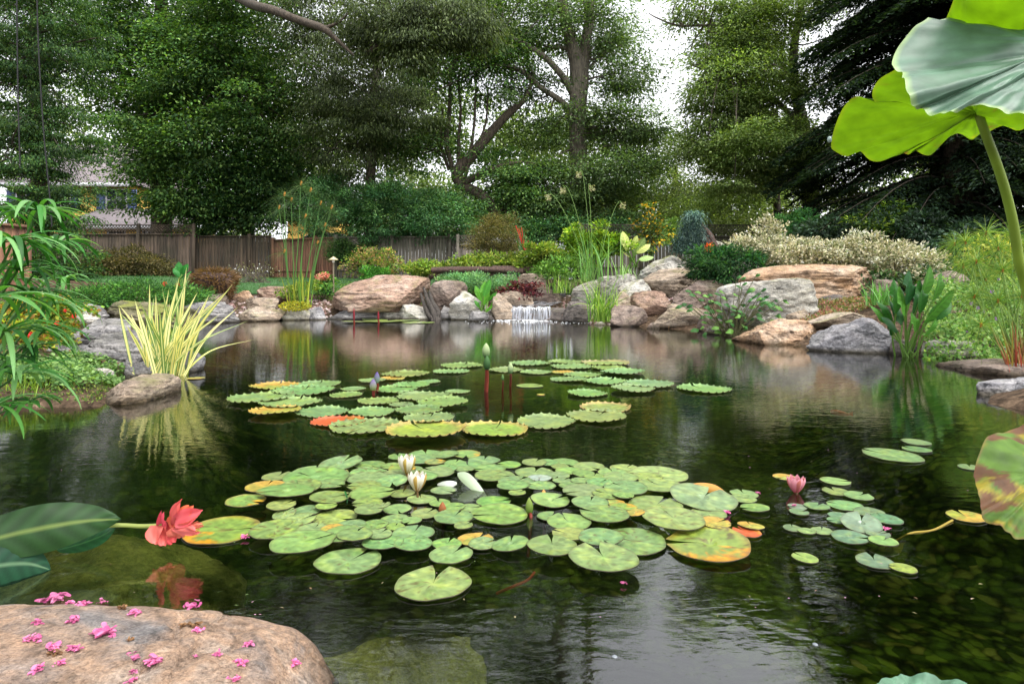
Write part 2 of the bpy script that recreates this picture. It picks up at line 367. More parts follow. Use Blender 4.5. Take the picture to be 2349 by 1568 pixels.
ms = N(t, 'MixShader'); t.links.new(fr.outputs[0], ms.inputs[0]); t.links.new(tr.outputs[0], ms.inputs[1]); t.links.new(gl.outputs[0], ms.inputs[2]); t.links.new(ms.outputs[0], o.inputs[0])
water = wg.build('pond_water', m); tag(water, kind='structure', label='dark clear pond water reflecting the trees')

# ------------------------------------------------------------------ rocks
bm = bmesh.new(); bmesh.ops.create_icosphere(bm, subdivisions=6, radius=1)
ICO_V = np.array([v.co[:] for v in bm.verts]); ICO_F = np.array([[v.index for v in f.verts] for f in bm.faces]); bm.free()
bm = bmesh.new(); bmesh.ops.create_icosphere(bm, subdivisions=7, radius=1)
ICO7_V = np.array([v.co[:] for v in bm.verts]); ICO7_F = np.array([[v.index for v in f.verts] for f in bm.faces]); bm.free()
def rock_shape(seed, cuts=14, rough=.10, strata=0.0, fine=False, flat=0.0, block=3.2):
    r = np.random.default_rng(seed); v = (ICO7_V if fine else ICO_V).copy()
    v = v/((np.abs(v)**block).sum(1, keepdims=True)**(1/block))      # squarer than a ball
    for _ in range(cuts):
        nrm = unit(r.normal(size=3)*np.array([1, 1, .8])); d = r.uniform(.55, .9)
        ex = np.maximum(0, v@nrm-d); v = v-nrm[None]*ex[:, None]*.96
    o = r.uniform(0, 50, 3); n = unit(v)
    v = v+n*(fbm(v*1.4+o, 3)*rough*1.1+fbm(v*4.5+o, 4)*rough*.55)[:, None]
    if strata:
        ax = unit(np.array([.15, .1, 1.])+r.normal(size=3)*.12); h = v@ax*r.uniform(3.5, 5)+.5*fbm(v*1.5+o, 2)
        s = (h-np.floor(h)); v = v-n*(strata*(np.clip(s-.72, 0, 1)/.28)**2*.5)[:, None]
    rg = 1-np.abs(fbm(v*3.1+o+5, 4)); v = v+n*((rg-.8)*rough*.9)[:, None]
    v = v+n*(fbm(v*12+o, 3)*rough*.16)[:, None]
    # cracks
    cr = np.abs(fbm(v*2.1+o+9, 3)); v = v-n*(.05*np.exp(-(cr/.018)**2))[:, None]
    if flat: v[:, 2] = np.where(v[:, 2] > 0, v[:, 2]*(1-flat)+flat*np.tanh(v[:, 2]*2)*.8, v[:, 2])
    lo = v.min(0); hi = v.max(0); return (v-lo)/(hi-lo)*2-1
def rock(u0, u1, v0, v1, Y, mat, label, seed, depth=None, base=None, strata=0, cuts=14, rough=.1, rot=0, tiltx=0, group=None, name='rock', flat=0, fine=False, block=3.2):
    """a boulder whose outline fills the box u0..u1, v0..v1 of the view when its middle stands Y metres away"""
    a = P(u0, v0, Y); b = P(u1, v1, Y); w = b[0]-a[0]; top = a[2]; bot = b[2] if base is None else base
    if base is None and b[2] < .13: bot = -.3
    dep = depth or w*.75; h = top-bot
    if block == 3.2 and mat in ('pale', 'tan', 'pink', 'orange', 'grey'): block = 4.6
    s = rock_shape(seed, cuts, rough, strata, fine, flat, block)
    if tiltx: s = s@np.array([[math.cos(tiltx), 0, -math.sin(tiltx)], [0, 1, 0], [math.sin(tiltx), 0, math.cos(tiltx)]]); s = (s-s.min(0))/(s.max(0)-s.min(0))*2-1
    v = s*np.array([w/2, dep/2, h/2]); c = np.array([(a[0]+b[0])/2, Y, (top+bot)/2])
    g = G(); g.add(v+c, ICO7_F if fine else ICO_F, (.4, .4, .4)); o = g.build(name, RM[mat], loc=(c[0], c[1], bot), smooth=True)
    return tag(o, label, 'rock', group)
GR = 'rocks edging the pond'
rk = [
 (748, 985, 630, 714, 16.3, 'pink', 'largest pinkish brown boulder on the far left shore, domed with greenish lichen on top', 11, dict(cuts=10, strata=.05, rough=.08, base=.16)),
 (985, 1073, 642, 712, 16.2, 'brown', 'round brown boulder just right of the largest far shore boulder', 12, dict(base=.05, cuts=9)),
 (1024, 1136, 667, 729, 15.6, 'pale', 'pale boulder with yellow lichen left of the waterfall', 13, {}),
 (1126, 1176, 672, 737, 15.2, 'tan', 'brown upright rock forming the left side of the waterfall', 14, {}),
 (1140, 1224, 666, 704, 15.95, 'tan', 'tan wedge shaped rock behind the left end of the waterfall lip', 114, dict(base=.12, depth=.7)),
 (868, 935, 699, 727, 16.0, 'pale', 'small pale stone under the largest boulder, left one of two', 15, {}),
 (918, 998, 697, 729, 15.8, 'pale', 'small pale lumpy stone beside the dark driftwood', 16, {}),
 (1188, 1262, 627, 672, 17.0, 'tan', 'pale tan rounded rock above the dark red plant', 17, dict(base=.3)),
 (1222, 1290, 662, 694, 16.6, 'brown', 'small brown rock at the head of the waterfall', 18, dict(base=.2)),
 (1285, 1362, 691, 749, 14.6, 'dark', 'dark wet rock on the right side of the waterfall', 19, dict(cuts=18)),
 (1072, 1122, 713, 736, 15.0, 'grey', 'small grey stone at the waterline under the pale lichened boulder', 20, {}),
 (745, 905, 706, 726, 16.0, 'grey', 'flat grey slab at the waterline under the largest boulder', 21, dict(depth=1.0)),
 (698, 752, 703, 729, 15.6, 'bluegrey', 'small blue grey stone right of the tall papyrus', 22, {}),
 (637, 713, 711, 733, 15.5, 'pale', 'low flat whitish stone at the waterline in front of the papyrus', 23, {}),
 (545, 652, 702, 739, 15.1, 'tan', 'long tan slab at the waterline left of the papyrus', 24, dict(strata=.1)),
 (425, 550, 690, 746, 14.4, 'grey', 'stack of grey slabs at the left end of the far shore', 25, dict(strata=.25, cuts=10)),
 (588, 692, 656, 703, 17.2, 'pink', 'pinkish dome shaped boulder behind the papyrus', 26, dict(base=.3)),
 (534, 582, 666, 702, 16.8, 'orange', 'small tan boulder beside the shaggy stump', 27, dict(base=.25)),
 (478, 525, 672, 704, 16.3, 'brown', 'small brown stone left of the shaggy stump base', 28, dict(base=.2)),
 (262, 430, 688, 745, 12.2, 'moss', 'moss covered green rock slab by the left inlet', 29, dict(strata=.15, depth=1.8, flat=.5)),
 (150, 258, 697, 724, 11.5, 'grey', 'flat grey slab beside the ferns on the left bank', 30, dict(strata=.2, base=.1)),
 (165, 262, 716, 745, 9.6, 'pale', 'low pale slab below the flat grey one on the left bank', 31, dict(strata=.2, base=.0)),
 (104, 292, 733, 832, 6.9, 'grey', 'large grey layered rock on the left bank behind the variegated iris', 32, dict(strata=.35, cuts=9, depth=1.3)),
 (246, 352, 758, 868, 6.3, 'grey', 'grey layered rock directly behind the variegated iris leaves', 33, dict(strata=.3, cuts=9, depth=1.0)),
 (330, 452, 808, 862, 5.9, 'bluegrey', 'low grey rock tongue to the right of the iris base', 34, dict(strata=.15, depth=.7)),
 (226, 382, 864, 948, 4.6, 'tan', 'flat tan rock at the waterline in front of the iris', 35, dict(cuts=8, depth=.75, strata=.12, flat=.4)),
 (-40, 136, 848, 928, 4.7, 'bluegrey', 'grey boulder at the left edge of the photo behind the umbrella plant', 36, dict(cuts=18, depth=.7)),
 (178, 248, 843, 882, 4.95, 'pale', 'small pale rock poking out of the ivy on the left bank', 37, dict(base=.02)),
 (1372, 1470, 628, 702, 15.6, 'pale', 'whitish boulder behind the reed clump', 38, dict(base=.2)),
 (1310, 1392, 640, 690, 16.2, 'pale', 'pale low rock left of the reed clump above the stream', 39, dict(base=.2)),
 (1452, 1602, 584, 645, 16.6, 'pale', 'pale grey angular boulder highest on the central bank', 40, dict(base=.6, cuts=20)),
 (1470, 1612, 612, 678, 15.6, 'tan', 'tan flat faced boulder below the highest pale one', 41, dict(base=.35)),
 (1449, 1537, 666, 730, 13.7, 'pink', 'orange brown rounded rock in the middle tier right of the reeds', 42, dict(base=.05)),
 (1398, 1484, 700, 754, 13.0, 'brown', 'grey brown rock at the waterline right of the reed clump', 43, {}),
 (1534, 1662, 642, 708, 13.5, 'brown', 'purplish brown block shaped rock left of the big white slab', 44, dict(block=5, cuts=9, base=.25)),
 (1487, 1645, 706, 760, 12.4, 'tan', 'low mossy tan rock at the waterline below the block shaped rock', 45, {}),
 (1655, 1858, 638, 744, 11.3, 'pale', 'big white slab with a sharp right edge behind the leafy seedlings', 46, dict(block=7, cuts=9, base=-.05, tiltx=-.16)),
 (1678, 2012, 607, 692, 12.8, 'orange', 'longest orange tan boulder lying under the cream variegated shrub', 47, dict(cuts=12, base=.45, strata=.04, depth=2.0, rough=.09, block=2.5)),
 (1697, 1893, 729, 794, 9.1, 'orange', 'smooth orange pink rock at the waterline on the right shore', 48, dict(cuts=14, rough=.09, block=2.6)),
 (1845, 1990, 714, 780, 9.3, 'tan', 'tan slab wedged behind the orange pink and blue grey rocks', 49, dict(base=.1)),
 (1856, 2054, 727, 822, 7.9, 'bluegrey', 'blue grey pointed boulder left of the arrowhead plant', 50, dict(cuts=16, block=2.9)),
 (2108, 2248, 779, 833, 7.2, 'pale', 'whitish rock at the waterline right of the arrowhead plant', 51, {}),
 (2232, 2320, 781, 826, 7.4, 'brown', 'small tan and brown rock behind the red stemmed papyrus', 52, dict(base=-.02)),
 (2095, 2205, 620, 690, 10.6, 'brown', 'rounded grey brown boulder in the greenery above the arrowhead plant', 53, dict(base=.4)),
 (2148, 2222, 700, 750, 8.5, 'tan', 'small grey stone half buried among the purple flowers', 54, dict(base=.15)),
 (2258, 2420, 862, 945, 4.6, 'bluegrey', 'grey white rock at the right edge of the photo near the lotus stem', 55, dict(strata=.1)),
 (2160, 2380, 822, 882, 6.1, 'brown', 'low brown ledge at the waterline under the red papyrus stems', 56, dict(flat=.5, depth=1)),
 (1622, 1672, 553, 577, 17.0, 'pale', 'small grey rock beside the weeping blue spruce', 57, dict(base=.9)),
 (1355, 1402, 737, 752, 13.4, 'pale', 'tiny flat white stone at the foot of the reed clump', 58, {}),
 (1480, 1512, 738, 760, 12.2, 'brown', 'tiny brown stone at the waterline right of the reeds', 59, {}),
 (1600, 1680, 745, 775, 10.9, 'dark', 'dark wet stone under the leafy seedlings', 60, {}),
]
rk += [
 (1236, 1300, 655, 690, 17.4, 'grey', 'grey stone directly above the stream head, half hidden by grass', 201, dict(base=.3)),
 (1395, 1455, 668, 706, 14.6, 'tan', 'small tan stone between the reeds and the orange brown rock', 202, dict(base=.1)),
 (1418, 1500, 640, 676, 15.0, 'pale', 'pale slab behind the orange brown rounded rock', 203, dict(base=.3)),
 (1530, 1600, 696, 722, 13.0, 'tan', 'small tan stone squeezed under the purplish block', 204, dict(base=.0)),
 (1600, 1668, 716, 762, 11.6, 'brown', 'brown stone between the low mossy rock and the seedlings', 205, {}),
 (1640, 1705, 700, 745, 11.4, 'dark', 'dark stone in the shade under the big white slab', 206, {}),
 (1800, 1872, 706, 742, 10.8, 'tan', 'tan rock just below the sharp edge of the white slab', 207, dict(base=.0)),
 (1850, 2010, 672, 700, 11.9, 'dark', 'dark shaded stone underneath the long orange boulder', 208, dict(base=.2)),
 (1660, 1740, 596, 640, 13.9, 'pale', 'pale stone left of the long orange boulder behind the seedlings', 209, dict(base=.5)),
 (1995, 2060, 640, 672, 11.6, 'brown', 'brown stone at the right tip of the long orange boulder', 210, dict(base=.4)),
 (2036, 2100, 778, 826, 7.5, 'dark', 'dark wet rock at the arrowhead plant base', 211, {}),
 (2196, 2250, 790, 830, 7.3, 'tan', 'small tan rock right of the whitish one', 212, {}),
 (1008, 1040, 700, 730, 15.8, 'grey', 'small grey stone between the driftwood and the pale lichened boulder', 213, {}),
 (1110, 1135, 716, 736, 15.1, 'dark', 'small dark stone under the water plant', 214, {}),
 (1262, 1292, 716, 742, 15.0, 'dark', 'small wet dark stone at the right foot of the falling water', 215, {}),
 (400, 470, 706, 744, 13.6, 'grey', 'thin grey slab end right of the mossy slab', 216, dict(strata=.2)),
 (560, 640, 682, 704, 16.2, 'tan', 'flat tan stone in the gravel left of the papyrus', 217, dict(base=.15)),
 (90, 170, 722, 762, 8.4, 'grey', 'grey ledge stone above the large layered rock', 218, dict(strata=.3, base=.1)),
 (280, 345, 812, 872, 5.6, 'grey', 'low dark grey layered stone left of the iris base', 219, dict(strata=.3)),
 (120, 225, 790, 842, 6.2, 'grey', 'lower step of the grey layered rock above the ivy', 220, dict(strata=.3, depth=.8)),
]
for r_ in rk:
    rock(*r_[:8], group=GR, **r_[8])
# ledge carrying the stream, and the step the water falls from
rock(1160, 1330, 705, 742, 15.9, 'dark', 'dark wet ledge stone behind the falling water', 71, depth=1.0, block=6, cuts=4, rough=.05, group=GR)
rock(1195, 1345, 694, 720, 16.9, 'dark', 'dark flat streambed stone above the waterfall lip', 72, depth=1.7, base=.0, block=5, cuts=4, rough=.05, group=GR)
# small fill stones along the shore
k = 0
fill_u = [(455, 700, 15.4), (700, 760, 16), (1010, 1040, 16.1), (1440, 1500, 13.2), (1640, 1700, 11.2), (1840, 1880, 9.6), (2040, 2110, 7.8), (1560, 1650, 14)]
# foreground boulder, built large and fine
o = rock(-1400, 718, 1372, 1500, .90, 'fore', 'huge flat tan boulder in the left foreground scattered with fallen pink blossoms', 103, depth=1.15, base=-.35, cuts=3, rough=.045, fine=True, name='boulder', block=4)
FORE = o
o = rock(-250, 522, 1300, 1700, 2.02, 'under', 'submerged greenish boulder behind the pink strewn boulder', 95, depth=.8, base=-.6, cuts=9, rough=.13, name='submerged_boulder')
for v_ in (o,): v_.location.z = -.5; 
o2 = rock(470, 1290, 1372, 1700, 1.5, 'under', 'submerged greenish boulder right of the foreground boulder', 96, depth=.85, base=-.6, cuts=9, rough=.13, name='submerged_boulder')
def set_top(o, z):
    mz = max(v.co.z for v in o.data.vertices); o.location.z = z-mz
set_top(o, -.08); set_top(o2, -.10); set_top(FORE, .155)

# ------------------------------------------------------------------ stream, falling water and foam
def wmat(name, base, rough, alpha_scale, mapsc, lo, hi):
    m, t, o = nm(name); tc = N(t, 'TexCoord'); mp = N(t, 'Mapping'); mp.inputs['Scale'].default_value = mapsc; t.links.new(tc.outputs['Object'], mp.inputs[0])
    g = N(t, 'TexNoise', Scale=alpha_scale, Detail=4.0, Roughness=.6); t.links.new(mp.outputs[0], g.inputs[0])
    p = N(t, 'BsdfPrincipled', Roughness=rough); p.inputs['Base Color'].default_value = (*base, 1)
    gl = N(t, 'BsdfGlossy', Roughness=.08); tr = N(t, 'BsdfTransparent'); tr.inputs[0].default_value = (.75, .77, .8, 1)
    fr = N(t, 'Fresnel', IOR=1.4); m1 = N(t, 'MixShader'); t.links.new(fr.outputs[0], m1.inputs[0]); t.links.new(tr.outputs[0], m1.inputs[1]); t.links.new(gl.outputs[0], m1.inputs[2])
    bp = N(t, 'Bump', Distance=.01, Strength=.5); t.links.new(g.outputs[0], bp.inputs['Height']); t.links.new(bp.outputs[0], gl.inputs['Normal']); t.links.new(bp.outputs[0], fr.inputs['Normal'])
    ms = N(t, 'MixShader'); t.links.new(ramp(t, g.outputs[0], [(lo, (0, 0, 0)), (hi, (1, 1, 1))]), ms.inputs[0]); t.links.new(m1.outputs[0], ms.inputs[1]); t.links.new(p.outputs[0], ms.inputs[2]); t.links.new(ms.outputs[0], o.inputs[0]); return m
M_fall = wmat('falling_water', (.42, .44, .49), .4, 3.0, (8, 1, .5), .38, .72)
M_stream = wmat('stream_water', (.42, .45, .5), .3, 3.0, (1.2, 4.5, 1), .42, .8)
M_foam = wmat('foam', (.85, .87, .9), .6, 12.0, (1, 1, 1), .44, .66)
ns, nz = 90, 16; g = G(); vv = []
zl = .33
for i in range(ns):
    a = i/(ns-1)
    for j in range(nz):
        b = j/(nz-1); u = (1168-8*b)+(1262-1168+6*b)*a
        rid = .018*math.sin(i*1.9)+.012*math.sin(i*.7+2)
        y = 15.34-.22*math.sqrt(b)+rid*(.3+b); x = (u-UC)/F*15.2+.06*b*math.sin(i*.23)
        vv.append((x, y, (zl+.012*math.sin(i*.31)+.008*math.sin(i*1.3))*(1-b**1.5)+.01))
I, J = np.meshgrid(np.arange(ns-1), np.arange(nz-1), indexing='ij')
g.add(vv, np.stack([I*nz+J, (I+1)*nz+J, (I+1)*nz+J+1, I*nz+J+1], -1).reshape(-1, 4), (.8, .8, .8))
tag(g.build('waterfall', M_fall, smooth=True, loc=(.3, 15.2, 0)), kind='structure', label='small white waterfall pouring over the stone lip')
g = G(); sp_ = [(-.08, .96, 15.36, .35), (-.05, 1.06, 15.8, .38), (.15, 1.45, 16.5, .44), (.3, 1.9, 17.3, .55), (.5, 2.0, 18.0, .66)]
vv = []; m_ = 24
for (xa, xb, y, z) in spline([(a, b_, c_, d_) for a, b_, c_, d_ in sp_], 6):
    for j in range(m_):
        q = j/(m_-1); vv.append((xa+(xb-xa)*q, y, z+.012*math.sin(q*21+y*9)+.01*math.sin(y*23)))
kk = len(vv)//m_; I, J = np.meshgrid(np.arange(kk-1), np.arange(m_-1), indexing='ij')
g.add(vv, np.stack([I*m_+J, (I+1)*m_+J, (I+1)*m_+J+1, I*m_+J+1], -1).reshape(-1, 4), (.5, .5, .5))
tag(g.build('stream', M_stream, smooth=True, loc=(.6, 16, .3)), kind='structure', label='shallow stream sliding over flat stone above the waterfall')
g = G()
a = np.linspace(0, 2*np.pi, 60, endpoint=False); cx, cy = .25, 14.9
for rr, zz in ((.25, .03), (.7, .022), (1.0, .004)): pass
rings = [(0, .03), (.4, .035), (.75, .02), (1, .003)]
vv = [(cx, cy, .035)]
for rr, zz in rings[1:]:
    for q in a: vv.append((cx+rr*(.82+.1*math.sin(3*q)+.06*math.sin(7*q))*math.cos(q), cy+rr*.2*math.sin(q)+.12*rr*(math.cos(q)**2), zz+.01*math.sin(9*q)*rr*(1-rr)))
f3 = [[0, 1+i, 1+(i+1) % 60] for i in range(60)]
f4 = [[1+k*60+i, 1+(k+1)*60+i, 1+(k+1)*60+(i+1) % 60, 1+k*60+(i+1) % 60] for k in range(2) for i in range(60)]
g.add(vv, f3, (.9, .9, .9)); g.f4.append(np.array(f4)); 
tag(g.build('foam', M_foam, smooth=True, loc=(cx, cy, 0)), 'white foam where the waterfall meets the pond', 'foam', kind='stuff')
g = G(); n = 130; x = np.concatenate([rng.normal(1.25, .35, 80), rng.normal(-.4, .45, 50)]); y = rng.uniform(13.8, 14.95, n)
b = unit(ICO_V[:12]) if False else None
for xx, yy in zip(x, y):
    r_ = rng.uniform(.004, .011); q = np.array([[1, 0, 0], [-.5, .87, 0], [-.5, -.87, 0], [0, 0, 1.]])*r_+[xx, yy, .003]
    g.add(q, [[0, 1, 3], [1, 2, 3], [2, 0, 3]], (.9, .92, .95))
tag(g.build('foam_bubbles', M_plain), 'tiny white bubbles drifting on the water around the waterfall', 'bubbles', kind='stuff')

# ------------------------------------------------------------------ lily pads
zoomA = lambda X, Y, w: ((550+X/3.336)/1.0898, (850+Y/3.336)/1.0898, w/3.336/1.0898)
zoomB = lambda X, Y, w: ((1150+X/3.336)/1.0898, (850+Y/3.336)/1.0898, w/3.336/1.0898)
zoomD = lambda X, Y, w: ((440+X/3.174)/1.0898, (1150+Y/3.174)/1.0898, w/3.174/1.0898)
zoomE = lambda X, Y, w: ((1140+X/3.0115)/1.0898, (1150+Y/3.0115)/1.0898, w/3.0115/1.0898)
zoomF = lambda X, Y, w: ((1860+X/3.1357)/1.0898, (1020+Y/3.1357)/1.0898, w/3.1357/1.0898)
plain = lambda X, Y, w: (X, Y, w)
pads = []   # (u, v, w, colour kind, notch angle or None, tilt, serrated, raft)
def pl(z, s, raft, ser=False):
    for q in s.split(';'):
        q = q.split()
        if not q: continue
        u, v, w = z(*[float(x) for x in q[:3]])
        kd = q[3] if len(q) > 3 else 'g'
        na = float(q[4]) if len(q) > 4 else None
        pads.append(dict(u=u, v=v, w=w, k=kd, na=na, ser=ser, raft=raft))
pl(zoomA, """462 388 385 y;820 375 360;690 432 490;350 497 520;590 545 500;465 612 400 y;850 605 440;990 685 430 o 20;1210 733 580 g 250;1710 790 640 ye 120;
1265 605 380;1655 610 395;1745 687 430;1110 412 200;1050 463 260;1270 345 215;1435 328 205 y;1550 290 395;1600 380 300;1745 352 190;1470 420 360;1570 450 180;
1320 514 340;1710 490 440;1860 540 415;1515 542 200;1980 435 210;2015 218 335;1925 267 290""", 'far', True)
pl(zoomB, """385 253 290;635 272 265;580 197 330;880 187 280;930 226 340;1215 198 390 pk;1240 238 280;1360 277 370;860 272 190 y;1020 297 300;905 335 290;1210 350 360;
1570 375 410;1445 420 370;2030 413 430;1060 452 340;1215 567 430 ye;1140 645 500;715 690 500;285 755 575 ye""", 'far', True)
pl(zoomB, "580 383 230 lg;675 458 70 y", 'far')
pl(zoomA, """1000 1055 360;1250 1045 260;1720 960 300;1880 968 220;2055 955 250 yt;1490 980 190;1440 1060 200;1660 1010 300;1790 1035 170 yt;1520 1085 240 yt;2200 1008 270;1960 1030 200;2080 1060 250;2040 1095 170;1880 1095 210;2250 1090 250;1610 1080 170;
480 1157 260;750 1115 310;940 1140 260 yt 60;800 1190 550;1240 1130 330;1500 1140 300;1810 1130 300;1230 1180 350 g 10;1430 1220 280;1700 1175 240;380 1262 330 y;660 1275 390;910 1245 260;950 1215 200;560 1340 480;1210 1260 290;1260 1325 370 g 20;1520 1285 220;1860 1260 210;1680 1335 250""", 'near')
pl(zoomD, """550 388 310 yt 340;1220 350 330 g 30;835 425 240 lg;1045 430 240;1190 425 170 lg;1520 395 250;1755 392 230;1640 430 130;860 475 190;980 525 270 lg;1260 480 360 lg;1530 460 240 g 80;1735 475 220;1870 490 160;1975 430 230 g 60;2090 350 180;2195 388 200;
2200 475 320 g 70;1390 550 250;1570 555 230;1740 540 160;1880 600 340 g 80;2280 550 160;370 560 600 YO 10;800 600 430;1090 605 260 lg;1240 610 190 y;1320 660 330;1420 670 290;1610 630 220;1640 690 330;1880 700 320 g 80;2150 680 240;2180 770 350 g 60;1000 730 490 g 30;1370 815 520 g 60;2040 985 605 L 85""", 'near')
pl(zoomE, """590 30 200;810 22 230;690 28 170;260 80 240;400 40 190;60 80 150;1000 57 240 lg;1270 68 230 lg;780 62 140;590 98 290;285 140 300;850 100 210 lg;960 125 180;1180 105 240 lg;1520 120 440 lg;1440 142 240 lg;770 140 190;1040 155 160;450 195 270;630 165 180 w;800 185 150;940 190 160;1240 165 270 lg;430 240 260;640 235 230;850 228 160;1080 210 220;1530 210 340 lg;1280 255 350;970 278 330;
1150 310 250;280 318 260 g 20;460 298 140;710 320 290 g 40;1260 330 170;100 365 190;330 415 440 g 190;710 430 210 g 60;1010 378 290 g 75;1200 375 160 y;1500 375 430;1860 320 500;1260 415 210 yt;1120 475 370 g 150;1350 470 140 y;1640 510 480 lg;1900 425 280;1950 525 240 y;850 525 340 g 110;860 620 270 lg 150;150 605 270 y 60;
200 640 230;410 665 280 g 85;725 715 385 g 90;1110 815 525 L 100;1090 650 350;1340 620 510 g 150;1910 665 630 YO 170;2170 260 210;2160 300 200;2250 370 220;2220 510 200 y;2190 555 210 o 120""", 'near')
pl(zoomF, """1350 270 210 b;1355 328 210 b;1165 375 420 g;1770 468 170 b;320 545 180 y;715 578 220 lg;720 658 210;895 698 225;420 778 150 b;570 780 190 b;430 825 150 b;795 770 265;985 830 240 b;1115 888 245 b;755 850 180 b;735 892 160 b;380 948 150 b;490 975 140;610 968 170;920 945 310 b;1050 1012 185 b;830 1030 280 b;1090 1075 215 lg;1745 855 285 y;480 1185 200 lg 120;1025 1205 290 b 70;1250 1270 190 lg""", 'right')
pl(plain, "885 737 110 lg;960 740 80 lg;812 739 60 g;860 733 60 g;935 735 60 g;450 868 40 y", 'shore')

PC = {'g': (lin(150, 178, 110), lin(128, 160, 78)), 'lg': (lin(166, 186, 108), lin(160, 178, 90)), 'b': (lin(132, 160, 120), lin(104, 138, 92)), 'w': (lin(190, 200, 185), lin(150, 180, 140)),  # last entry: whitish sheen of the sky painted into the pad colour
      'y': (lin(196, 190, 92), lin(208, 172, 80)), 'ye': (lin(176, 186, 96), lin(216, 160, 100)), 'yt': (lin(160, 182, 100), lin(222, 176, 60)), 'o': (lin(214, 140, 44), lin(216, 104, 60)),
      'YO': (lin(160, 178, 84), lin(224, 160, 30)), 'L': (lin(160, 184, 112), lin(136, 166, 90)), 'pk': (lin(180, 184, 120), lin(200, 150, 130))}
ADJ = {'g': 'green', 'lg': 'pale yellow-green', 'b': 'cool blue-green', 'w': 'whitish sheen-painted', 'y': 'yellowing', 'ye': 'orange-edged green', 'yt': 'yellow-tipped green', 'o': 'bright orange',
       'YO': 'big half yellow half green', 'L': 'large light green', 'pk': 'pink-edged green'}
placed = []
NA, NR = 64, 8
def make_pad(d, idx):
    r = np.random.default_rng(500+idx)
    c = W(d['u'], d['v']); rad = d['w']/2/F*c[1]*(1.0 if d['ser'] else .97)
    z = .004
    for (cc, rr, zz) in placed:
        if np.hypot(*(cc[:2]-c[:2])) < (rr+rad)*.97: z = max(z, zz+.0028)
    if z > .034: z = .006+.0028*r.integers(0, 8)
    placed.append((c, rad, z))
    c = c.copy(); c[2] = z
    na = math.radians(d['na']) if d['na'] is not None else r.normal(math.pi/2, 1.1) if r.random() < .7 else r.uniform(0, 6.28)
    ser = d['ser']; half = r.uniform(.06, .22) if not ser else r.uniform(.015, .05)
    if d['k'] == 'L': half = .22
    nt = int(rad*85) if ser else 0; nt = max(22, min(34, nt)) if ser else 0
    na_pts = nt*4 if ser else NA
    A = np.linspace(0, 1, na_pts+1)
    R = np.linspace(0, 1, NR+1)[1:]**.8
    Ag, Rg = np.meshgrid(A, R, indexing='ij')
    g_ = half*(Rg**1.3)+.01; th = na+g_+(2*np.pi-2*g_)*Ag
    rim = 1+.035*np.sin(th*2+r.uniform(0, 6))+.02*np.sin(th*3+r.uniform(0, 6))+.012*np.sin(th*7+r.uniform(0, 6))
    # pointed lobes beside the notch
    rim = rim+.07*np.exp(-(np.minimum(Ag, 1-Ag)/.025)**2)*(0 if ser else 1)
    if ser: rim = rim*(1+(.02+.03*(np.arange(na_pts+1) % 4 == 0))[:, None]*(Rg > .97)-.02)
    x = np.cos(th)*Rg*rim*rad; y = np.sin(th)*Rg*rim*rad
    o = r.uniform(0, 99, 3); q = np.stack([x/rad*1.6, y/rad*1.6, x*0], -1)
    zz = rad*.02*fbm(q*1.3+o, 2)*Rg
    curl = .010 if not ser else .035
    zz = zz+rad*curl*np.maximum(0, (Rg-.85)/.15)**2*(1+.6*np.sin(th*3+o[0]))
    if ser: zz = zz+rad*.05*np.maximum(0, (Rg-.9)/.1)*((np.arange(na_pts+1) % 4 == 0)[:, None])
    tl = r.normal(0, .015)+(r.uniform(.05, .16) if (r.random() < .16 and not ser) else 0); ta = r.uniform(0, 6.28)
    zz = zz+(x*math.cos(ta)+y*math.sin(ta))*tl+abs(tl)*rad
    zz = zz-rad*.015*(1-Rg)
    base, edge = PC[d['k']]; base = base*np.array([.50, .56, .60]); edge = edge*.62
    base = base*np.array([r.uniform(.82, 1.12), r.uniform(.88, 1.08), r.uniform(.75, 1.2)])
    n1 = fbm(q*2.2+o, 4); n2 = fbm(q*6+o+5, 3)
    col = base[None, None]*(1+.35*n1)[..., None]*(1+.25*n2)[..., None]
    col = col+np.array([.05, .03, -.02])*np.clip(n1*2, 0, 1)[..., None]
    ray = np.abs(np.sin((th-na)*(7 if not ser else 9)))**.35; col = col*(1.14-.14*ray)[..., None]
    ew = {'g': .25, 'lg': .4, 'b': .3, 'w': .3, 'L': .3, 'ye': .6, 'pk': .5}.get(d['k'], .85)
    e = np.clip((Rg-.72)/.28, 0, 1)**1.5*ew
    if d['k'] in ('y', 'o', 'YO', 'yt'):
        sa = {'y': r.uniform(0, 6.28), 'o': 3.4, 'YO': 3.9 if d['raft'] == 'near' and d['u'] < 900 else 4.9, 'yt': r.uniform(-.8, .6)}[d['k']]
        s = (np.cos(th-sa)*Rg)*.9+n1*1.1; lim = {'y': -.1, 'o': -.6, 'YO': .42, 'yt': .45}[d['k']]
        e = np.maximum(e*.5, np.clip((s-lim)*4, 0, 1))
    col = col*(1-e[..., None])+edge*e[..., None]*(1+.3*n2)[..., None]
    # decay spots and wet darker patches
    spot = np.clip((fbm(q*5.5+o+31, 3)-r.uniform(.22, .36))*10, 0, 1)*r.uniform(.3, .95)
    wet = np.clip((fbm(q*2.6+o+61, 3)-.24)*8, 0, 1)*.4; col = col*(1-wet[..., None])+col*np.array([.75, 1.0, .45])*wet[..., None]
    if d['k'] == 'YO': spot = np.clip((fbm(q*3.5+o+31, 3)-.22)*8, 0, 1)*.8
    col = col*(1-spot[..., None])+np.array([.09, .055, .02])*spot[..., None]
    if not ser: rimd = np.clip((Rg-.97)/.03, 0, 1)*.45; col = col*(1-rimd[..., None])+np.array([.07, .045, .03])*rimd[..., None]
    V = np.stack([x, y, zz], -1).reshape(-1, 3)+c; Cc = np.maximum(col, .003).reshape(-1, 3)
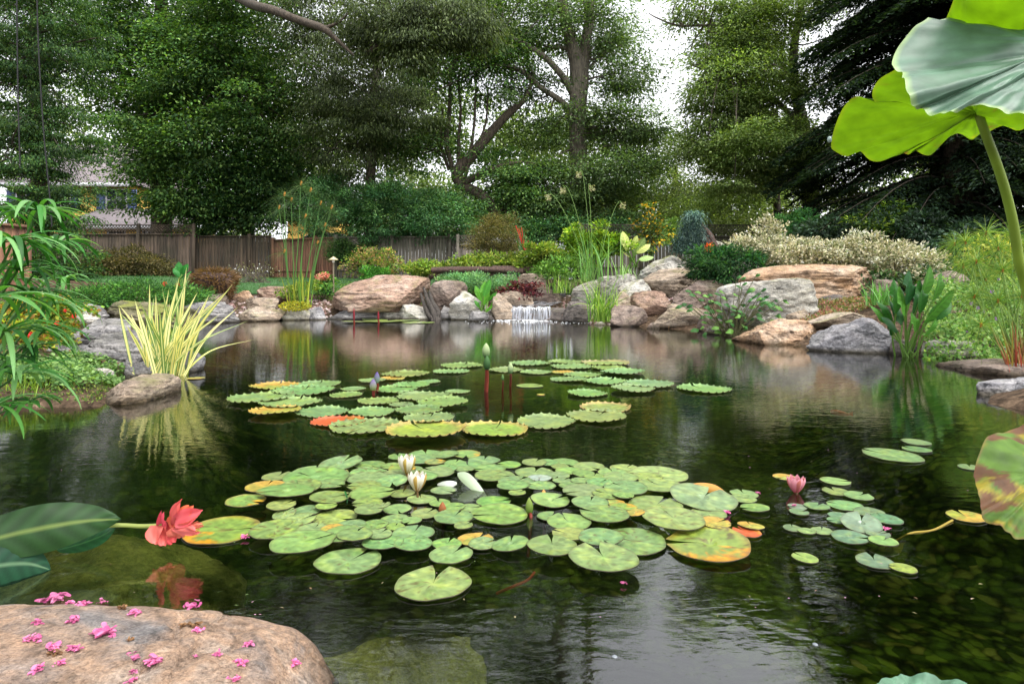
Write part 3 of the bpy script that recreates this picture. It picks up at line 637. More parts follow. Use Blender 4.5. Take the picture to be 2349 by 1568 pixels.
    m1 = NR; I, J = np.meshgrid(np.arange(na_pts), np.arange(NR-1), indexing='ij')
    f = np.stack([I*m1+J, I*m1+J+1, (I+1)*m1+J+1, (I+1)*m1+J], -1).reshape(-1, 4)
    g = G(); g.add(V, f, Cc); g.n = 0
    ctr = c+np.array([0, 0, -rad*.015]); g.add(np.concatenate([V[0::m1], [ctr]]), [[i, i+1, na_pts+1] for i in range(na_pts)], np.concatenate([Cc[0::m1], [Cc[0]*1.25]])) if False else None
    k0 = len(V); g2 = G(); g2.add(V, f, Cc)
    vv = np.concatenate([V[0::m1], [ctr]]); ff = np.array([[na_pts+1, i, i+1] for i in range(na_pts)])
    g2.add(vv, ff, np.concatenate([Cc[0::m1], [Cc[0]*1.2]]))
    # skirt gives the blade its thickness
    rim_v = V[m1-1::m1]; low = rim_v.copy(); low[:, 2] -= .0022; s_ = np.concatenate([rim_v, low]); K = len(rim_v); i = np.arange(K-1)
    g2.add(s_, np.stack([i, i+K, i+K+1, i+1], 1), np.array([.05, .04, .03]) if not ser else np.array([.16, .12, .06]))
    return g2.build('lily_pad', M_pad, loc=c, smooth=True), c
ordn = ['', 'first', 'second', 'third', 'fourth', 'fifth', 'sixth', 'seventh', 'eighth', 'ninth', 'tenth', 'eleventh', 'twelfth', 'thirteenth', 'fourteenth', 'fifteenth', 'sixteenth', 'seventeenth']
pads.sort(key=lambda d: d['v'])
for raft, rowlen, kind_, place in (('far', 8, 'tooth-edged lily pad', 'far group'), ('near', 12, 'round lily pad', 'near raft'), ('right', 5, 'small lily pad', 'loose right group'), ('shore', 6, 'tiny lily pad', 'far shore')):
    L_ = [d for d in pads if d['raft'] == raft]; rows = [L_[i:i+rowlen] for i in range(0, len(L_), rowlen)]; nr_ = len(rows)
    for ri, row in enumerate(rows):
        row.sort(key=lambda d: d['u'])
        fromback = ri < nr_/2
        for ci, d in enumerate(row):
            left = ci < len(row)/2; k = ci+1 if left else len(row)-ci; rk_ = ri+1 if fromback else nr_-ri
            d['label'] = f"{ADJ[d['k']]} {kind_}, {ordn[k]} from {'left' if left else 'right'}, {ordn[rk_]} row from {'back' if fromback else 'front'}, {place}"
special = {('L', 0): None}
GRP = {'far': 'tooth-edged lily pads in the far group', 'near': 'round lily pads in the near raft', 'right': 'loose small lily pads on the right', 'shore': 'small lily pads by the far shore'}
for i, d in enumerate(pads):
    if d['k'] == 'L': d['label'] = 'large notched green lily pad floating alone, frontmost in the pond' if d['u'] < 1200 else 'large notched green lily pad by the white sky reflection, front right of the raft'
    if d['k'] == 'YO': d['label'] = 'large pad with orange-yellow left half beside the red canna flower' if d['u'] < 900 else 'large green pad with a decayed yellow lower edge, right end of the raft'
    if d['k'] == 'o': d['label'] = 'bright orange tooth-edged pad partly under a green one, left of the far group' if d['ser'] else 'small split orange-yellow pad off the right end of the near raft'
    if d['k'] == 'w': d['label'] = 'lily pad with whitish sky sheen painted in, middle of the near raft'
    o, d['c'] = make_pad(d, i)
    tag(o, d['label'], 'lily pad', GRP[d['raft']]); d['o'] = o

# --- standing, folded pads
def folded(pts, label, w, col, name='folded_lily_pad', g_=None):
    g = G(); pts = spline(pts, 6); K = len(pts); ww = w*np.sin(np.linspace(.12, np.pi-.12, K))**.6
    g.strip(pts, ww, (0, .35, 1), np.array(col)*np.linspace(.85, 1.15, K)[:, None], .18)
    tag(g.build(name, M_blade, loc=pts[0], smooth=True), label, 'lily pad', g_)
def at(u, v, z): return W(u, v, z)
c0 = W(1085, 1130)
def Pz(u, v, Y): return P(u, v, Y)
folded([Pz(1050, 1088, 2.5), Pz(1080, 1105, 2.47), Pz(1118, 1144, 2.43)], 'pale upright folded lily pad leaning in the middle of the near raft', .055, lin(180, 196, 170))
folded([Pz(1003, 1112, 2.52), Pz(1025, 1111, 2.5), Pz(1048, 1108, 2.5)], 'small whitish lily pad lifted on a stalk left of the folded one', .03, lin(196, 202, 196))
folded([Pz(795, 1156, 2.26), Pz(796, 1140, 2.28), Pz(790, 1126, 2.28)], 'dark green young rolled leaf standing up in the left of the raft', .018, lin(40, 92, 48))
folded([Pz(1570, 1122, 2.42), Pz(1600, 1117, 2.42), Pz(1640, 1121, 2.4), Pz(1672, 1137, 2.36)], 'curled orange brown leaf at the right end of the near raft', .035, lin(206, 150, 84), 'curled_leaf')

# ------------------------------------------------------------------ water-lily flowers and buds
def petal(g, base, az, lean, L, w, c1, c2, cup=.35):
    n = 7; s = np.linspace(0, 1, n); rad = np.array([math.cos(az), math.sin(az), 0]); up = np.array([0, 0, 1.])
    ang = lean*(s**.7); r = L*(np.sin(ang)*s+.18*np.sin(s*2.4)); h = L*s*np.cos(ang*.6)
    pts = base+rad*r[:, None]+up*h[:, None]; ww = w*np.sin(np.pi*(s*.86+.1))**.7; ww[-1] = w*.06
    g.strip(pts, ww, np.cross(rad, up), c1*(1-s[:, None])+c2*s[:, None], cup)
def lily(u, vb, Y, size, label, lean, cols, sep, stem_v, nm_='water_lily', sepal_n=4, rings=((8, 1.0, 1.0), (6, .6, .92))):
    base = P(u, vb, Y); t_ = thing(nm_, label, 'flower', (base[0], base[1], 0), 'water lily flowers')
    cols = [np.array(q)*.85 for q in cols]
    for kring, (n, ll, sc) in enumerate(rings):
        for i in range(n):
            g = G(); petal(g, base, i*2*math.pi/n+kring*.4+.2, lean*ll, size*sc, size*.42, *cols)
            g.build('petal', M_petal, t_, smooth=True)
    for i in range(sepal_n):
        g = G(); petal(g, base-np.array([0, 0, .002]), i*2*math.pi/sepal_n-1.57, lean*1.12, size*.98, size*.4, *sep); g.build('sepal', M_petal, t_, smooth=True)
    g = G(); g.tube(spline([base, (base+W(u, stem_v))/2+np.array([.002, 0, 0]), W(u, stem_v)-np.array([0, 0, .05])], 4), .0045, lin(90, 70, 40), 8); g.build('stem', M_blade, t_, smooth=True)
lily(933, 1086, 2.62, .078, 'white half-open water lily, rear left one of the white pair', .3, (lin(214, 200, 150), lin(240, 238, 230)), (lin(150, 120, 40), lin(190, 165, 90)), 1108)
lily(957, 1126, 2.42, .074, 'white half-open water lily, front right one of the white pair', .33, (lin(214, 200, 150), lin(240, 238, 230)), (lin(160, 120, 44), lin(196, 165, 90)), 1156)
lily(1826, 1130, 2.42, .066, 'pink half-open water lily standing alone on the right of the pond', .38, (lin(196, 70, 90), lin(232, 170, 180)), (lin(150, 60, 60), lin(196, 120, 110)), 1134)
def bud(u, v0, v1, Y, label, c1, c2, stem_v, stemc=(120, 50, 36), w=.4, sr=.006, lean=0):
    top = P(u+lean, v0, Y); bot = P(u, v1, Y); h = np.linalg.norm(top-bot); t_ = thing('lily_bud', label, 'flower bud', (bot[0], bot[1], 0), 'water lily buds')
    s = np.linspace(0, 1, 10); r = h*w*.5*np.sin(np.pi*np.clip(s*.8+.18, 0, 1))**.9; r[0] = h*w*.2; r[-1] = h*.01
    g = G(); g.tube(bot+(top-bot)*s[:, None], r, c1*(1-s[:, None])+c2*s[:, None], 10, wob=.07); g.build('bud', M_petal, t_, smooth=True)
    foot = W(u-3, stem_v) if stem_v > v1+5 else np.array([bot[0], bot[1], -.05])
    g = G(); g.tube(spline([bot, bot*.5+foot*.5+np.array([.008, 0, 0]), foot-np.array([0, 0, .12])], 5), sr, lin(*stemc), 8); g.build('stem', M_blade, t_, smooth=True)
gn, gp = lin(58, 96, 50), lin(176, 190, 140)
bud(1115, 786, 820, 4.75, 'tallest pale green lily bud on a reddish stem among the far pads', gn, gp, 895, w=.55, sr=.011)
bud(1117, 815, 848, 4.72, 'dark green lily bud just below the tallest one', lin(30, 60, 26), lin(64, 104, 52), 898, w=.5, sr=.012)
bud(1171, 830, 857, 4.7, 'short green lily bud right of the tall pair', gn, gp, 880, w=.5, sr=.009)
bud(1153, 858, 872, 4.6, 'tiny green lily bud between the tall pair and the short one', gn, lin(90, 120, 60), 890, w=.5, sr=.006)
bud(865, 852, 878, 4.75, 'closed purple tipped lily bud, taller of the purple pair', lin(120, 150, 110), lin(96, 62, 140), 898, w=.5, sr=.012)
bud(856, 868, 895, 4.6, 'closed green and purple lily bud, lower of the purple pair', lin(140, 160, 80), lin(110, 80, 150), 905, w=.6, sr=.012)
bud(1214, 1140, 1180, 2.2, 'pointed green lily bud in the middle of the near raft', lin(70, 104, 30), lin(130, 150, 70), 1196, w=.45)
bud(1015, 1150, 1180, 2.22, 'brown and green lily bud beside a folded pad in the near raft', lin(130, 84, 44), lin(150, 90, 50), 1186, w=.6)
bud(1247, 1122, 1136, 2.38, 'small orange lily bud tip behind the green pointed bud', lin(206, 140, 60), lin(216, 160, 90), 1140, w=.7)
bud(812, 706, 735, 14.0, 'thin dark red lily bud by the far shore below the boulder', lin(120, 30, 40), lin(140, 40, 50), 738, w=.16, sr=.02)
bud(868, 712, 735, 14.0, 'second thin red lily bud by the far shore, right of the first', lin(120, 30, 40), lin(140, 40, 50), 738, w=.2, sr=.02)

# stems seen on and under the water
def stalk(pts, r, col, par):
    g = G(); g.tube(spline(pts, 6), r, col, 7); g.build('stem', M_blade, par, smooth=True)
def nearest(u, v): return min(pads, key=lambda d: abs(d['u']-u)+abs(d['v']-v))['o']
stalk([W(2185, 1195)+np.array([0, 0, .004]), W(2140, 1215), W(2090, 1222), W(2050, 1228)-np.array([0, 0, .02])], .0035, lin(150, 130, 50), nearest(2217, 1186))
stalk([W(1226, 1312, -.01), W(1210, 1330, -.012), W(1175, 1345, -.02), W(1140, 1360, -.06)], .004, lin(190, 90, 80), nearest(1226, 1290))
g = G(); s = np.linspace(0, 1, 12); a_ = W(1905, 944, -.02); b_ = W(1945, 950, -.02); g.tube(a_+(b_-a_)*s[:, None]+np.array([0, .02, 0])*np.sin(s*5)[:, None], .018*np.sin(np.pi*np.clip(s*.9+.06, 0, 1))**.6, lin(200, 70, 20), 10)
K_ = 0; g.strip([b_-np.array([.01, 0, 0]), b_+np.array([.02, .01, 0]), b_+np.array([.045, .02, 0])], [.012, .02, .03], (0, 0, 1), lin(220, 90, 30))
tag(g.build('koi_fish', M_petal, loc=a_, smooth=True), 'small orange fish just under the surface on the right', 'fish')
for (u, v, lb) in ((1410, 1505, 'clear rounded water bubble on the surface near the bottom centre'), (1870, 1477, 'small clear bubble on the dark water lower right')):
    g = G(); c_ = W(u, v); vv = (ICO_V[:642] if False else ICO_V)*[.006, .006, .003]+c_; g.add(vv, ICO_F, lin(120, 126, 130)); tag(g.build('bubble', M_car, loc=c_, smooth=True), lb, 'bubble')

# small floating bits on the open water
g = G(); n = 260; yy = 1.5+9*rng.random(n)**1.6; xx = rng.uniform(-.75, .8, n)*yy; k_ = sdist(xx, yy) < -.1; xx, yy = xx[k_], yy[k_]; n = len(xx)
a_ = rng.uniform(0, 6.28, n); g.leaves(np.stack([xx, yy, np.full(n, .004)], 1), np.stack([np.cos(a_), np.sin(a_), a_*0], 1), np.tile([0, 0, 1.], (n, 1)), rng.uniform(.003, .014, n), rng.uniform(.002, .006, n), np.array([lin(150, 140, 100), lin(110, 90, 60), lin(190, 150, 160), lin(90, 110, 60)])[rng.integers(0, 4, n)], 0)
tag(g.build('floating_debris', M_plain), 'tiny seeds and leaf bits floating on the pond', 'debris', kind='stuff')

# ------------------------------------------------------------------ lotus leaves
def outline_leaf(name, label, ctr, outl, Yc, Yf, cols, veins, seed, ripple=.012, dome=0.05, mat=None, stem=None, edgec=None, spots=0):
    """leaf blade from its centre to a wavy rim; every rim point has its own distance"""
    r = np.random.default_rng(seed); c = P(*ctr, Yc); O = np.array([P(u, v, Yf(u, v)) for u, v in outl])
    O = np.concatenate([O, O[:1]]); rim = spline(O, 7)[:-1]; n = len(rim); NRr = 22; R = np.linspace(0, 1, NRr+1)[1:]
    th = np.arange(n)/n*2*np.pi; nrm = unit(np.cross(rim[n//4]-c, rim[0]-c))
    V = c+(rim-c)[None]*R[:, None, None]; TH, RR = np.broadcast_to(th, (NRr, n)), np.broadcast_to(R[:, None], (NRr, n))
    size = np.linalg.norm(rim-c, axis=1).mean()
    disp = ripple*.10*np.sin(TH*veins)*RR+ripple*.5*np.sin(TH*5+seed)*RR**2+dome*size*(1-RR**2)+ripple*1.2*fbm(np.stack([TH*2.2, RR*2, RR*0+seed], -1), 3)
    V = V+nrm*disp[..., None]
    q = V*26+seed; n1 = fbm(q, 4); n2 = fbm(q*4, 3)
    vein = np.abs(np.sin(TH*veins/2+.35*fbm(np.stack([TH*3, RR*3, RR*0+seed], -1), 3)))**.14; vein = 1-(1-vein)*.75
    col = cols[0]*(1+.22*n1[..., None])*(1+.12*n2[..., None]); k = (1-vein)[..., None]; col = col*(1-k)+cols[1]*k
    if edgec is not None: e = .6*np.clip((RR-.975)/.025, 0, 1)[..., None]; col = col*(1-e)+edgec*e
    if spots:
        sp = np.clip((fbm(V*24+seed+4, 4)+.35*(RR-.75)-(.05 if spots > 1 else .34))*7, 0, 1)*(np.clip((1080-ctr[1]+(CAM_H-V[..., 2])*F/V[..., 1]-420)/60, 0, 1) if False else 1)
        yel = np.clip((fbm(V*15+seed+14, 4)+.3*(RR-.6)-(.2 if spots > 1 else .55))*6, 0, 1)
        col = col*(1-yel[..., None])+lin(150, 136, 40)*yel[..., None]; col = col*(1-sp[..., None])+lin(96, 66, 44)*sp[..., None]
    VV = V.reshape(-1, 3); I, J = np.meshgrid(np.arange(NRr-1), np.arange(n), indexing='ij'); J2 = (J+1) % n
    f = np.stack([I*n+J, I*n+J2, (I+1)*n+J2, (I+1)*n+J], -1).reshape(-1, 4)
    f3 = np.array([[NRr*n, (j+1) % n, j] for j in range(n)])
    root = thing(name, label, 'lotus leaf', c if stem is None else stem[-1]); g = G()
    g.add(np.concatenate([VV, [c+nrm*dome*size]]), f, np.maximum(np.concatenate([col.reshape(-1, 3), [cols[1]]]), .002)); g.f3.append(f3)
    g.build('leaf_blade', mat or M_lotus, root, smooth=True)
    if stem is not None:
        s = spline(stem, 8); g = G(); g.tube(s, np.linspace(.0085, .0105, len(s)), lin(120, 140, 50)*(1+.2*vn(s*30))[:, None], 12, wob=.02); g.build('stem', M_blade, root, smooth=True)
    return root
O1 = [(2210, -70), (2185, 5), (2170, 45), (2172, 80), (2130, 95), (2075, 125), (2055, 160), (2015, 180), (2003, 205), (2010, 228), (1975, 222), (1945, 235), (1922, 275), (1908, 318), (1912, 340), (1945, 352), (1975, 345), (1995, 368),
      (2030, 373), (2052, 356), (2085, 350), (2105, 333), (2135, 345), (2160, 330), (2190, 318), (2225, 332), (2255, 312), (2300, 292), (2345, 293), (2400, 250), (2460, 150), (2440, 20), (2350, -80)]
outline_leaf('lotus_leaf', 'lime green underside of a tall lotus leaf on a thick stem, upper right corner', (2240, 245), O1, 1.32, lambda u, v: 1.32+(v-245)*.0011-(u-2240)*.0004, (lin(86, 118, 20), lin(56, 88, 18)), 26, 3, .014, -.05,
             stem=[P(2240, 247, 1.33), P(2262, 310, 1.33), P(2295, 400, 1.34), P(2322, 500, 1.35), P(2338, 600, 1.36), P(2358, 680, 1.37), P(2400, 900, 1.38), W(2420, 1290)-np.array([0, 0, .3])], edgec=lin(100, 110, 30), spots=1)
O2 = [(2120, 62), (2085, 80), (2058, 110), (2052, 148), (2070, 165), (2066, 195), (2075, 235), (2095, 243), (2118, 232), (2145, 248), (2165, 268), (2190, 265), (2225, 245), (2262, 238), (2310, 248), (2352, 262), (2420, 290), (2520, 330), (2640, 300),
      (2720, 180), (2700, 20), (2600, -80), (2480, -110), (2360, -60), (2290, -20), (2235, 0), (2205, 10), (2180, 35)]
outline_leaf('lotus_leaf', 'grey-green upper side of the lotus leaf overlapping the lime one, upper right', (2440, 130), O2, 1.0, lambda u, v: 1.0-(v-130)*.0009+.0001*(2440-u), (lin(78, 110, 94), lin(52, 82, 68)), 26, 5, .016, -.04,
             mat=leaf_mat('lotus_top', .06, .5, .5, 22, bump=.003), edgec=lin(160, 190, 110), stem=[P(2440, 131, 1.01), P(2470, 400, 1.05), P(2500, 800, 1.06), P(2520, 1400, 1.06)])
O3 = [(2352, 968), (2300, 990), (2262, 1008), (2245, 1045), (2237, 1090), (2240, 1130), (2252, 1160), (2255, 1190), (2278, 1212), (2310, 1215), (2352, 1222), (2440, 1215), (2540, 1150), (2560, 1060), (2480, 980), (2410, 960)]
outline_leaf('lotus_leaf', 'decaying lotus leaf with yellow and brown blotches at the right edge', (2410, 1085), O3, 1.25, lambda u, v: 1.25-(v-1085)*.0012, (lin(80, 112, 38), lin(50, 84, 34)), 22, 7, .012, -.04, edgec=lin(120, 90, 60), spots=2,
             mat=leaf_mat('lotus_old', .2, .6, .3, 22, bump=.003), stem=[P(2410, 1085, 1.26), P(2420, 1300, 1.3), P(2425, 1500, 1.32)])
O4 = [(2010, 1572), (2025, 1555), (2055, 1553), (2075, 1543), (2110, 1546), (2150, 1549), (2190, 1556), (2225, 1580), (2235, 1640), (2180, 1690), (2080, 1690), (2010, 1640)]
outline_leaf('lotus_leaf', 'blue-green wavy lotus leaf cut by the bottom edge of the photo', (2115, 1620), O4, 1.12, lambda u, v: 1.12-(v-1620)*.0009, (lin(84, 124, 102), lin(66, 104, 80)), 20, 9, .008, -.03, mat=bpy.data.materials['lotus_top'])
g = G(); dd = P(1903, 320, 1.37); g.add(ICO_V*[.005, .005, .007]+dd, ICO_F, lin(130, 150, 145)); tag(g.build('water_drop', M_car, loc=dd, smooth=True), 'pale droplet at the left tip of the lime lotus leaf', 'droplet')

# ------------------------------------------------------------------ red canna lying over the water
def blade_leaf(name, mid, w, side, cols, seed, parent=None, label=None, cat=None, mat=None, droop=.25, ribs=22, wav=.0):
    mid = spline(mid, 10); K = len(mid); S = np.linspace(0, 1, K); M_ = 15; Tt = np.linspace(-1, 1, M_)
    side = unit(np.asarray(side, float)); tg = unit(np.gradient(mid, axis=0)); sd = unit(side-tg*(tg@side)[:, None]); nr = np.cross(sd, tg); nr = np.where(nr[:, 2:3] < 0, -nr, nr)
    ww = w*.5*np.sin(np.pi*np.clip(S, .0, 1)**.85)**.75; ww[0] = ww[-1] = w*.01
    V = mid[:, None]+sd[:, None]*(Tt[None, :, None]*ww[:, None, None])-nr[:, None]*((Tt[None]**2)*ww[:, None]*droop-wav*np.sin(S[:, None]*14+Tt[None]*2)*np.abs(Tt[None]))[..., None]
    rib = np.abs(np.sin((S[:, None]*ribs-np.abs(Tt[None])*3.5)*1.0)); V = V+nr[:, None]*(.0035*rib*(w/.2))[..., None]
    n1 = fbm(V*18+seed, 4); col = cols[0]*(1+.25*n1)[..., None]*(.72+.36*rib**2)[..., None]; k = np.exp(-(Tt/.045)**2)[None, :, None]; col = col*(1-k)+cols[1]*k
    I, J = np.meshgrid(np.arange(K-1), np.arange(M_-1), indexing='ij')
    g = G(); g.add(V.reshape(-1, 3), np.stack([I*M_+J, (I+1)*M_+J, (I+1)*M_+J+1, I*M_+J+1], -1).reshape(-1, 4), np.maximum(col, .002).reshape(-1, 3))
    o = g.build(name, mat or M_gloss, parent, loc=None if parent else mid[0], smooth=True)
    return o
cn = thing('canna', 'red canna flower and broad green leaf leaning in from the left edge', 'flower', P(-120, 1260, 1.75))
blade_leaf('leaf', [P(-130, 1270, 1.62), P(0, 1232, 1.7), P(110, 1208, 1.76), P(200, 1194, 1.81), P(277, 1190, 1.85)], .135, (.1, .55, .95), (lin(36, 66, 30), lin(100, 118, 60)), 3, cn, droop=.2, wav=.004)
blade_leaf('leaf', [P(-100, 1330, 1.6), P(-20, 1300, 1.66), P(60, 1292, 1.72), P(116, 1306, 1.76)], .11, (.1, .6, .8), (lin(26, 66, 44), lin(90, 120, 90)), 5, cn, droop=.2)
blade_leaf('leaf', [P(130, 1262, 1.84), P(190, 1245, 1.85), P(240, 1225, 1.86), P(268, 1205, 1.86)], .05, (0, .6, .8), (lin(30, 80, 40), lin(60, 110, 60)), 6, cn)
g = G(); g.tube(spline([P(-120, 1240, 1.66), P(120, 1212, 1.78), P(262, 1204, 1.86), P(325, 1206, 1.87), P(378, 1204, 1.87)], 6), .0065, lin(150, 160, 90), 8); g.build('stem', M_blade, cn, smooth=True)
def ruffle(g, c, d, n, L, w, col, seed):
    r = np.random.default_rng(seed); K, M_ = 9, 9; d = unit(np.array(d, float)); s = unit(np.cross(d, n)); n = np.cross(s, d); V = []; Cc = []
    for i in range(K):
        a = i/(K-1)
        for j in range(M_):
            b = j/(M_-1)*2-1; wd = w*.5*math.sin(math.pi*(a*.84+.13))**.42
            h = .25*w*(b*b)*(1-a*.4)+.10*L*math.sin(a*5+b*3+seed)+.05*L*math.sin(b*7+seed)*a-.35*L*a*a
            V.append(c+d*L*a+s*b*wd+n*h); Cc.append(col*(1+.15*math.sin(b*9+seed)*a-.25*(1-a)))
    I, J = np.meshgrid(np.arange(K-1), np.arange(M_-1), indexing='ij'); g.add(V, np.stack([I*M_+J, (I+1)*M_+J, (I+1)*M_+J+1, I*M_+J+1], -1).reshape(-1, 4), np.maximum(Cc, .002))
red = lin(224, 100, 88)
for i, (u, v, tu, tv, w) in enumerate([(362, 1206, 350, 1236, .050), (372, 1208, 368, 1242, .042), (384, 1206, 388, 1238, .050), (398, 1208, 412, 1234, .046), (408, 1204, 430, 1218, .036), (394, 1200, 394, 1170, .030), (404, 1196, 444, 1178, .052),
                                       (390, 1204, 410, 1190, .044), (380, 1204, 360, 1196, .024), (412, 1208, 446, 1206, .022), (404, 1194, 424, 1170, .04), (376, 1206, 352, 1222, .034)]):
    p0 = P(u, v, 1.865+.012*(i % 3)); p1 = P(tu, tv, 1.85+.014*(i % 4)-.02); q_ = p1-p0; g = G()
    ruffle(g, p0, q_, (0, -1, .25), float(np.linalg.norm(q_))*1.12, w, red*np.array([1, rng.uniform(.7, 1.5), rng.uniform(.7, 1.5)]), i+1); g.build('petal', M_petal, cn, smooth=True)
for i in range(5):
    g = G(); g.tube(spline([P(425, 1200, 1.87), P(440+i*3, 1192+i*6, 1.86), P(452+i*2, 1186+i*9, 1.85)], 3), .0012, lin(200, 120, 80), 5); g.build('stamen', M_petal, cn)

# ------------------------------------------------------------------ fallen crepe-myrtle blossoms and dry bits on the boulder
dg = bpy.context.evaluated_depsgraph_get(); dg.update()
def drop_on(u, v, o=FORE):
    d = Vector(P(u, v, 1.0))-Vector((0, 0, CAM_H)); d.normalize(); org = Vector((0, 0, CAM_H))-o.location
    hit, loc, nrm, _ = o.ray_cast(org, d)
    return (np.array(loc+o.location), np.array(nrm)) if hit else (W(u, v), np.array([0, 0, 1.]))
def blossom(u, v, w, seed, label, cols=(lin(206, 96, 150), lin(226, 140, 180)), on=True, name='fallen_blossom', cat='blossom', grp='pink blossoms fallen on the boulder'):
    r = np.random.default_rng(seed); p_, nr = drop_on(u, v) if on else (W(u, v)+[0, 0, .006], np.array([0, 0, 1.])); R_ = w/2/F*p_[1]; g = G()
    k = 18; tone_ = r.uniform(.85, 1.25); cols = [cols[0]*tone_, cols[1]*tone_]
    for i in range(k):
        c = p_+np.array([r.normal(0, R_*.42), r.normal(0, R_*.28), abs(r.normal(0, R_*.15))+.001]); a = r.uniform(0, 6.28)
        ruffle(g, c, (math.cos(a), math.sin(a), r.uniform(.1, .9)), (r.normal(0, .3), r.normal(0, .3), 1), R_*r.uniform(.4, .85), R_*r.uniform(.25, .6), cols[0]+(cols[1]-cols[0])*r.random(), int(seed+i))
    tag(g.build(name, M_petal, loc=p_, smooth=True), label, cat, grp)
pk = [(119, 1375, 50, 'largest pink blossom on the top left rim of the boulder'), (160, 1384, 26, 'small pink blossom right of the largest one on the rim'), (192, 1387, 34, 'pink blossom with a brown base on the boulder rim'), (233, 1382, 22, 'small upright pink blossom on the boulder rim'),
      (445, 1394, 44, 'bright pink blossom hanging over the back edge of the boulder'), (86, 1430, 28, 'round pink blossom near the left side of the boulder'), (172, 1425, 36, 'flat pink blossom left of centre on the boulder'), (311, 1408, 32, 'pale pink blossom with tan petals near the top'),
      (75, 1468, 38, 'pink blossom low on the left side of the boulder'), (245, 1456, 62, 'long pink blossom cluster in the middle of the boulder'), (454, 1447, 26, 'pink blossom right of the dry flower heads'), (125, 1486, 42, 'pink blossom beside dark dry bits on the left'),
      (172, 1492, 34, 'spread pink petals right of the dark dry bits'), (81, 1537, 36, 'pink blossom in the lower left corner of the boulder'), (138, 1522, 26, 'small pink blossom above the lower left one'), (308, 1511, 40, 'pink blossom pair low in the middle, left one'), (355, 1521, 42, 'pink blossom low in the middle, beside the pair'),
      (572, 1479, 26, 'pink blossom on the right part of the boulder'), (497, 1503, 22, 'small pink blossom right of centre low on the boulder'), (553, 1521, 30, 'thin pink petals low on the right of the boulder'), (676, 1524, 30, 'rightmost pink blossom on the boulder'), (540, 1558, 28, 'pink blossom cut by the bottom edge'), (305, 1542, 22, 'small pink blossom above the bottom edge'), (300, 1563, 26, 'pink blossom at the very bottom, centre left'), (448, 1506, 12, 'tiny pink petal alone in the middle right of the boulder')]
for i, (u, v, w, lb) in enumerate(pk): blossom(u, v, w, 900+i*7, lb)
for i, (u, v, w, lb) in enumerate([(562, 1237, 20, 'pink blossom floating left of the near raft'), (1664, 1181, 24, 'pink blossom between pads at the right end of the raft'), (1738, 1134, 10, 'tiny pink blossom on the small right pads of the raft'), (2035, 1218, 16, 'pink blossom by the loose right pads'), (1822, 1164, 12, 'tiny pink blossom left of the loose right pads'), (1597, 1275, 16, 'pink blossom on the decayed yellow pad edge'), (1430, 1343, 14, 'pale pink petal floating before the raft'), (1660, 1240, 20, 'pink petals between two yellow pads')]):
    blossom(u, v, w, 1300+i*5, lb, on=False, grp='pink blossoms floating on the pond')
for i, (u, v, w, lb) in enumerate([(420, 1436, 22, 'dry brown flower head, left of two on the boulder'), (450, 1438, 30, 'dry tan flower head, right of two on the boulder'), (282, 1396, 26, 'dry brown flower bit near the boulder rim'), (120, 1500, 30, 'dark brown dry bits on the left of the boulder'), (300, 1468, 18, 'brown seed bit beside the long pink cluster'), (765, 1506, 0, '')]):
    if w: blossom(u, v, w, 1500+i*9, lb, (lin(84, 52, 30), lin(170, 130, 90)), name='dry_flower_head', cat='dry flower', grp='dry flower heads on the boulder')

# ------------------------------------------------------------------ plants
def gz(x, y): return float(height(np.array([x]), np.array([y]))[0])
def cloud(g, ctr, rad, n, L, Wd, col, var=.3, shell=.5, droop=.25, up=.6, clump=0, cr=.25, outward=1.0, dv=None, seed=0, cvar=.25, aspect=1.0):
    """leaf cloud in an ellipsoid, gathered in clumps"""
    r = np.random.default_rng(seed); ctr = np.asarray(ctr, float); rad = np.asarray(rad, float)
    def pts(m):
        d = unit(r.normal(size=(m, 3))); q = r.random((m, 1))**(1/3*shell+.08); return d*q*(np.clip(r.normal(1, .16, (m, 1)), .7, 1.5) if clump and m == clump else 1)
    if clump:
        cc = pts(clump); ci = r.integers(0, clump, n); cs = r.uniform(.6, 1.25, (clump, 1)); csz = np.array([1, 1, .5])*cr
        loc = r.normal(size=(n, 3))*.55; loc /= np.maximum(1, np.linalg.norm(loc, axis=1, keepdims=True)/1.2)
        p = ctr+cc[ci]*rad+loc*csz*cs[ci]; out = unit(loc*[1, 1, .3]+cc[ci]*.5)*outward; tone = (1+cvar*r.normal(size=(clump, 1)))[ci]; hue = (r.normal(size=(clump, 1))*cvar*.35)[ci]
    else:
        q = pts(n); p = ctr+q*rad; out = unit(q)*outward; tone = 1; hue = 0
    d = out+r.normal(0, .45, (n, 3)); d[:, 2] = d[:, 2]-droop+r.normal(0, .2, n)
    nn = np.array([0, 0, up])+out*.5+r.normal(0, .45, (n, 3))
    c = np.asarray(col); c = c[r.integers(0, len(c), n)] if c.ndim == 2 else np.tile(c, (n, 1))
    c = c*np.clip(tone, .5, 1.7)*(1+np.array([1, .2, -.3])*hue)*np.exp(r.normal(0, var, (n, 1)))
    g.leaves(p, d, nn, L*r.uniform(.7, 1.25, n), Wd*r.uniform(.75, 1.2, n), np.clip(c, .003, .9), bend=.12)
    return p
def stems_to(g, base, ctr, rad, n, r0, col, seed=0, wig=.1):
    r = np.random.default_rng(seed+77)
    for i in range(n):
        e = ctr+unit(r.normal(size=3))*rad*r.uniform(.4, .85); b = np.array(base)+r.normal(0, .04, 3)*[rad[0]*2, rad[1]*2, 0]
        m_ = (b+e)/2+r.normal(0, wig, 3)*rad; g.tube(spline([b, m_, e], 4), np.linspace(r0, r0*.3, 9), col, 5, cap=False)
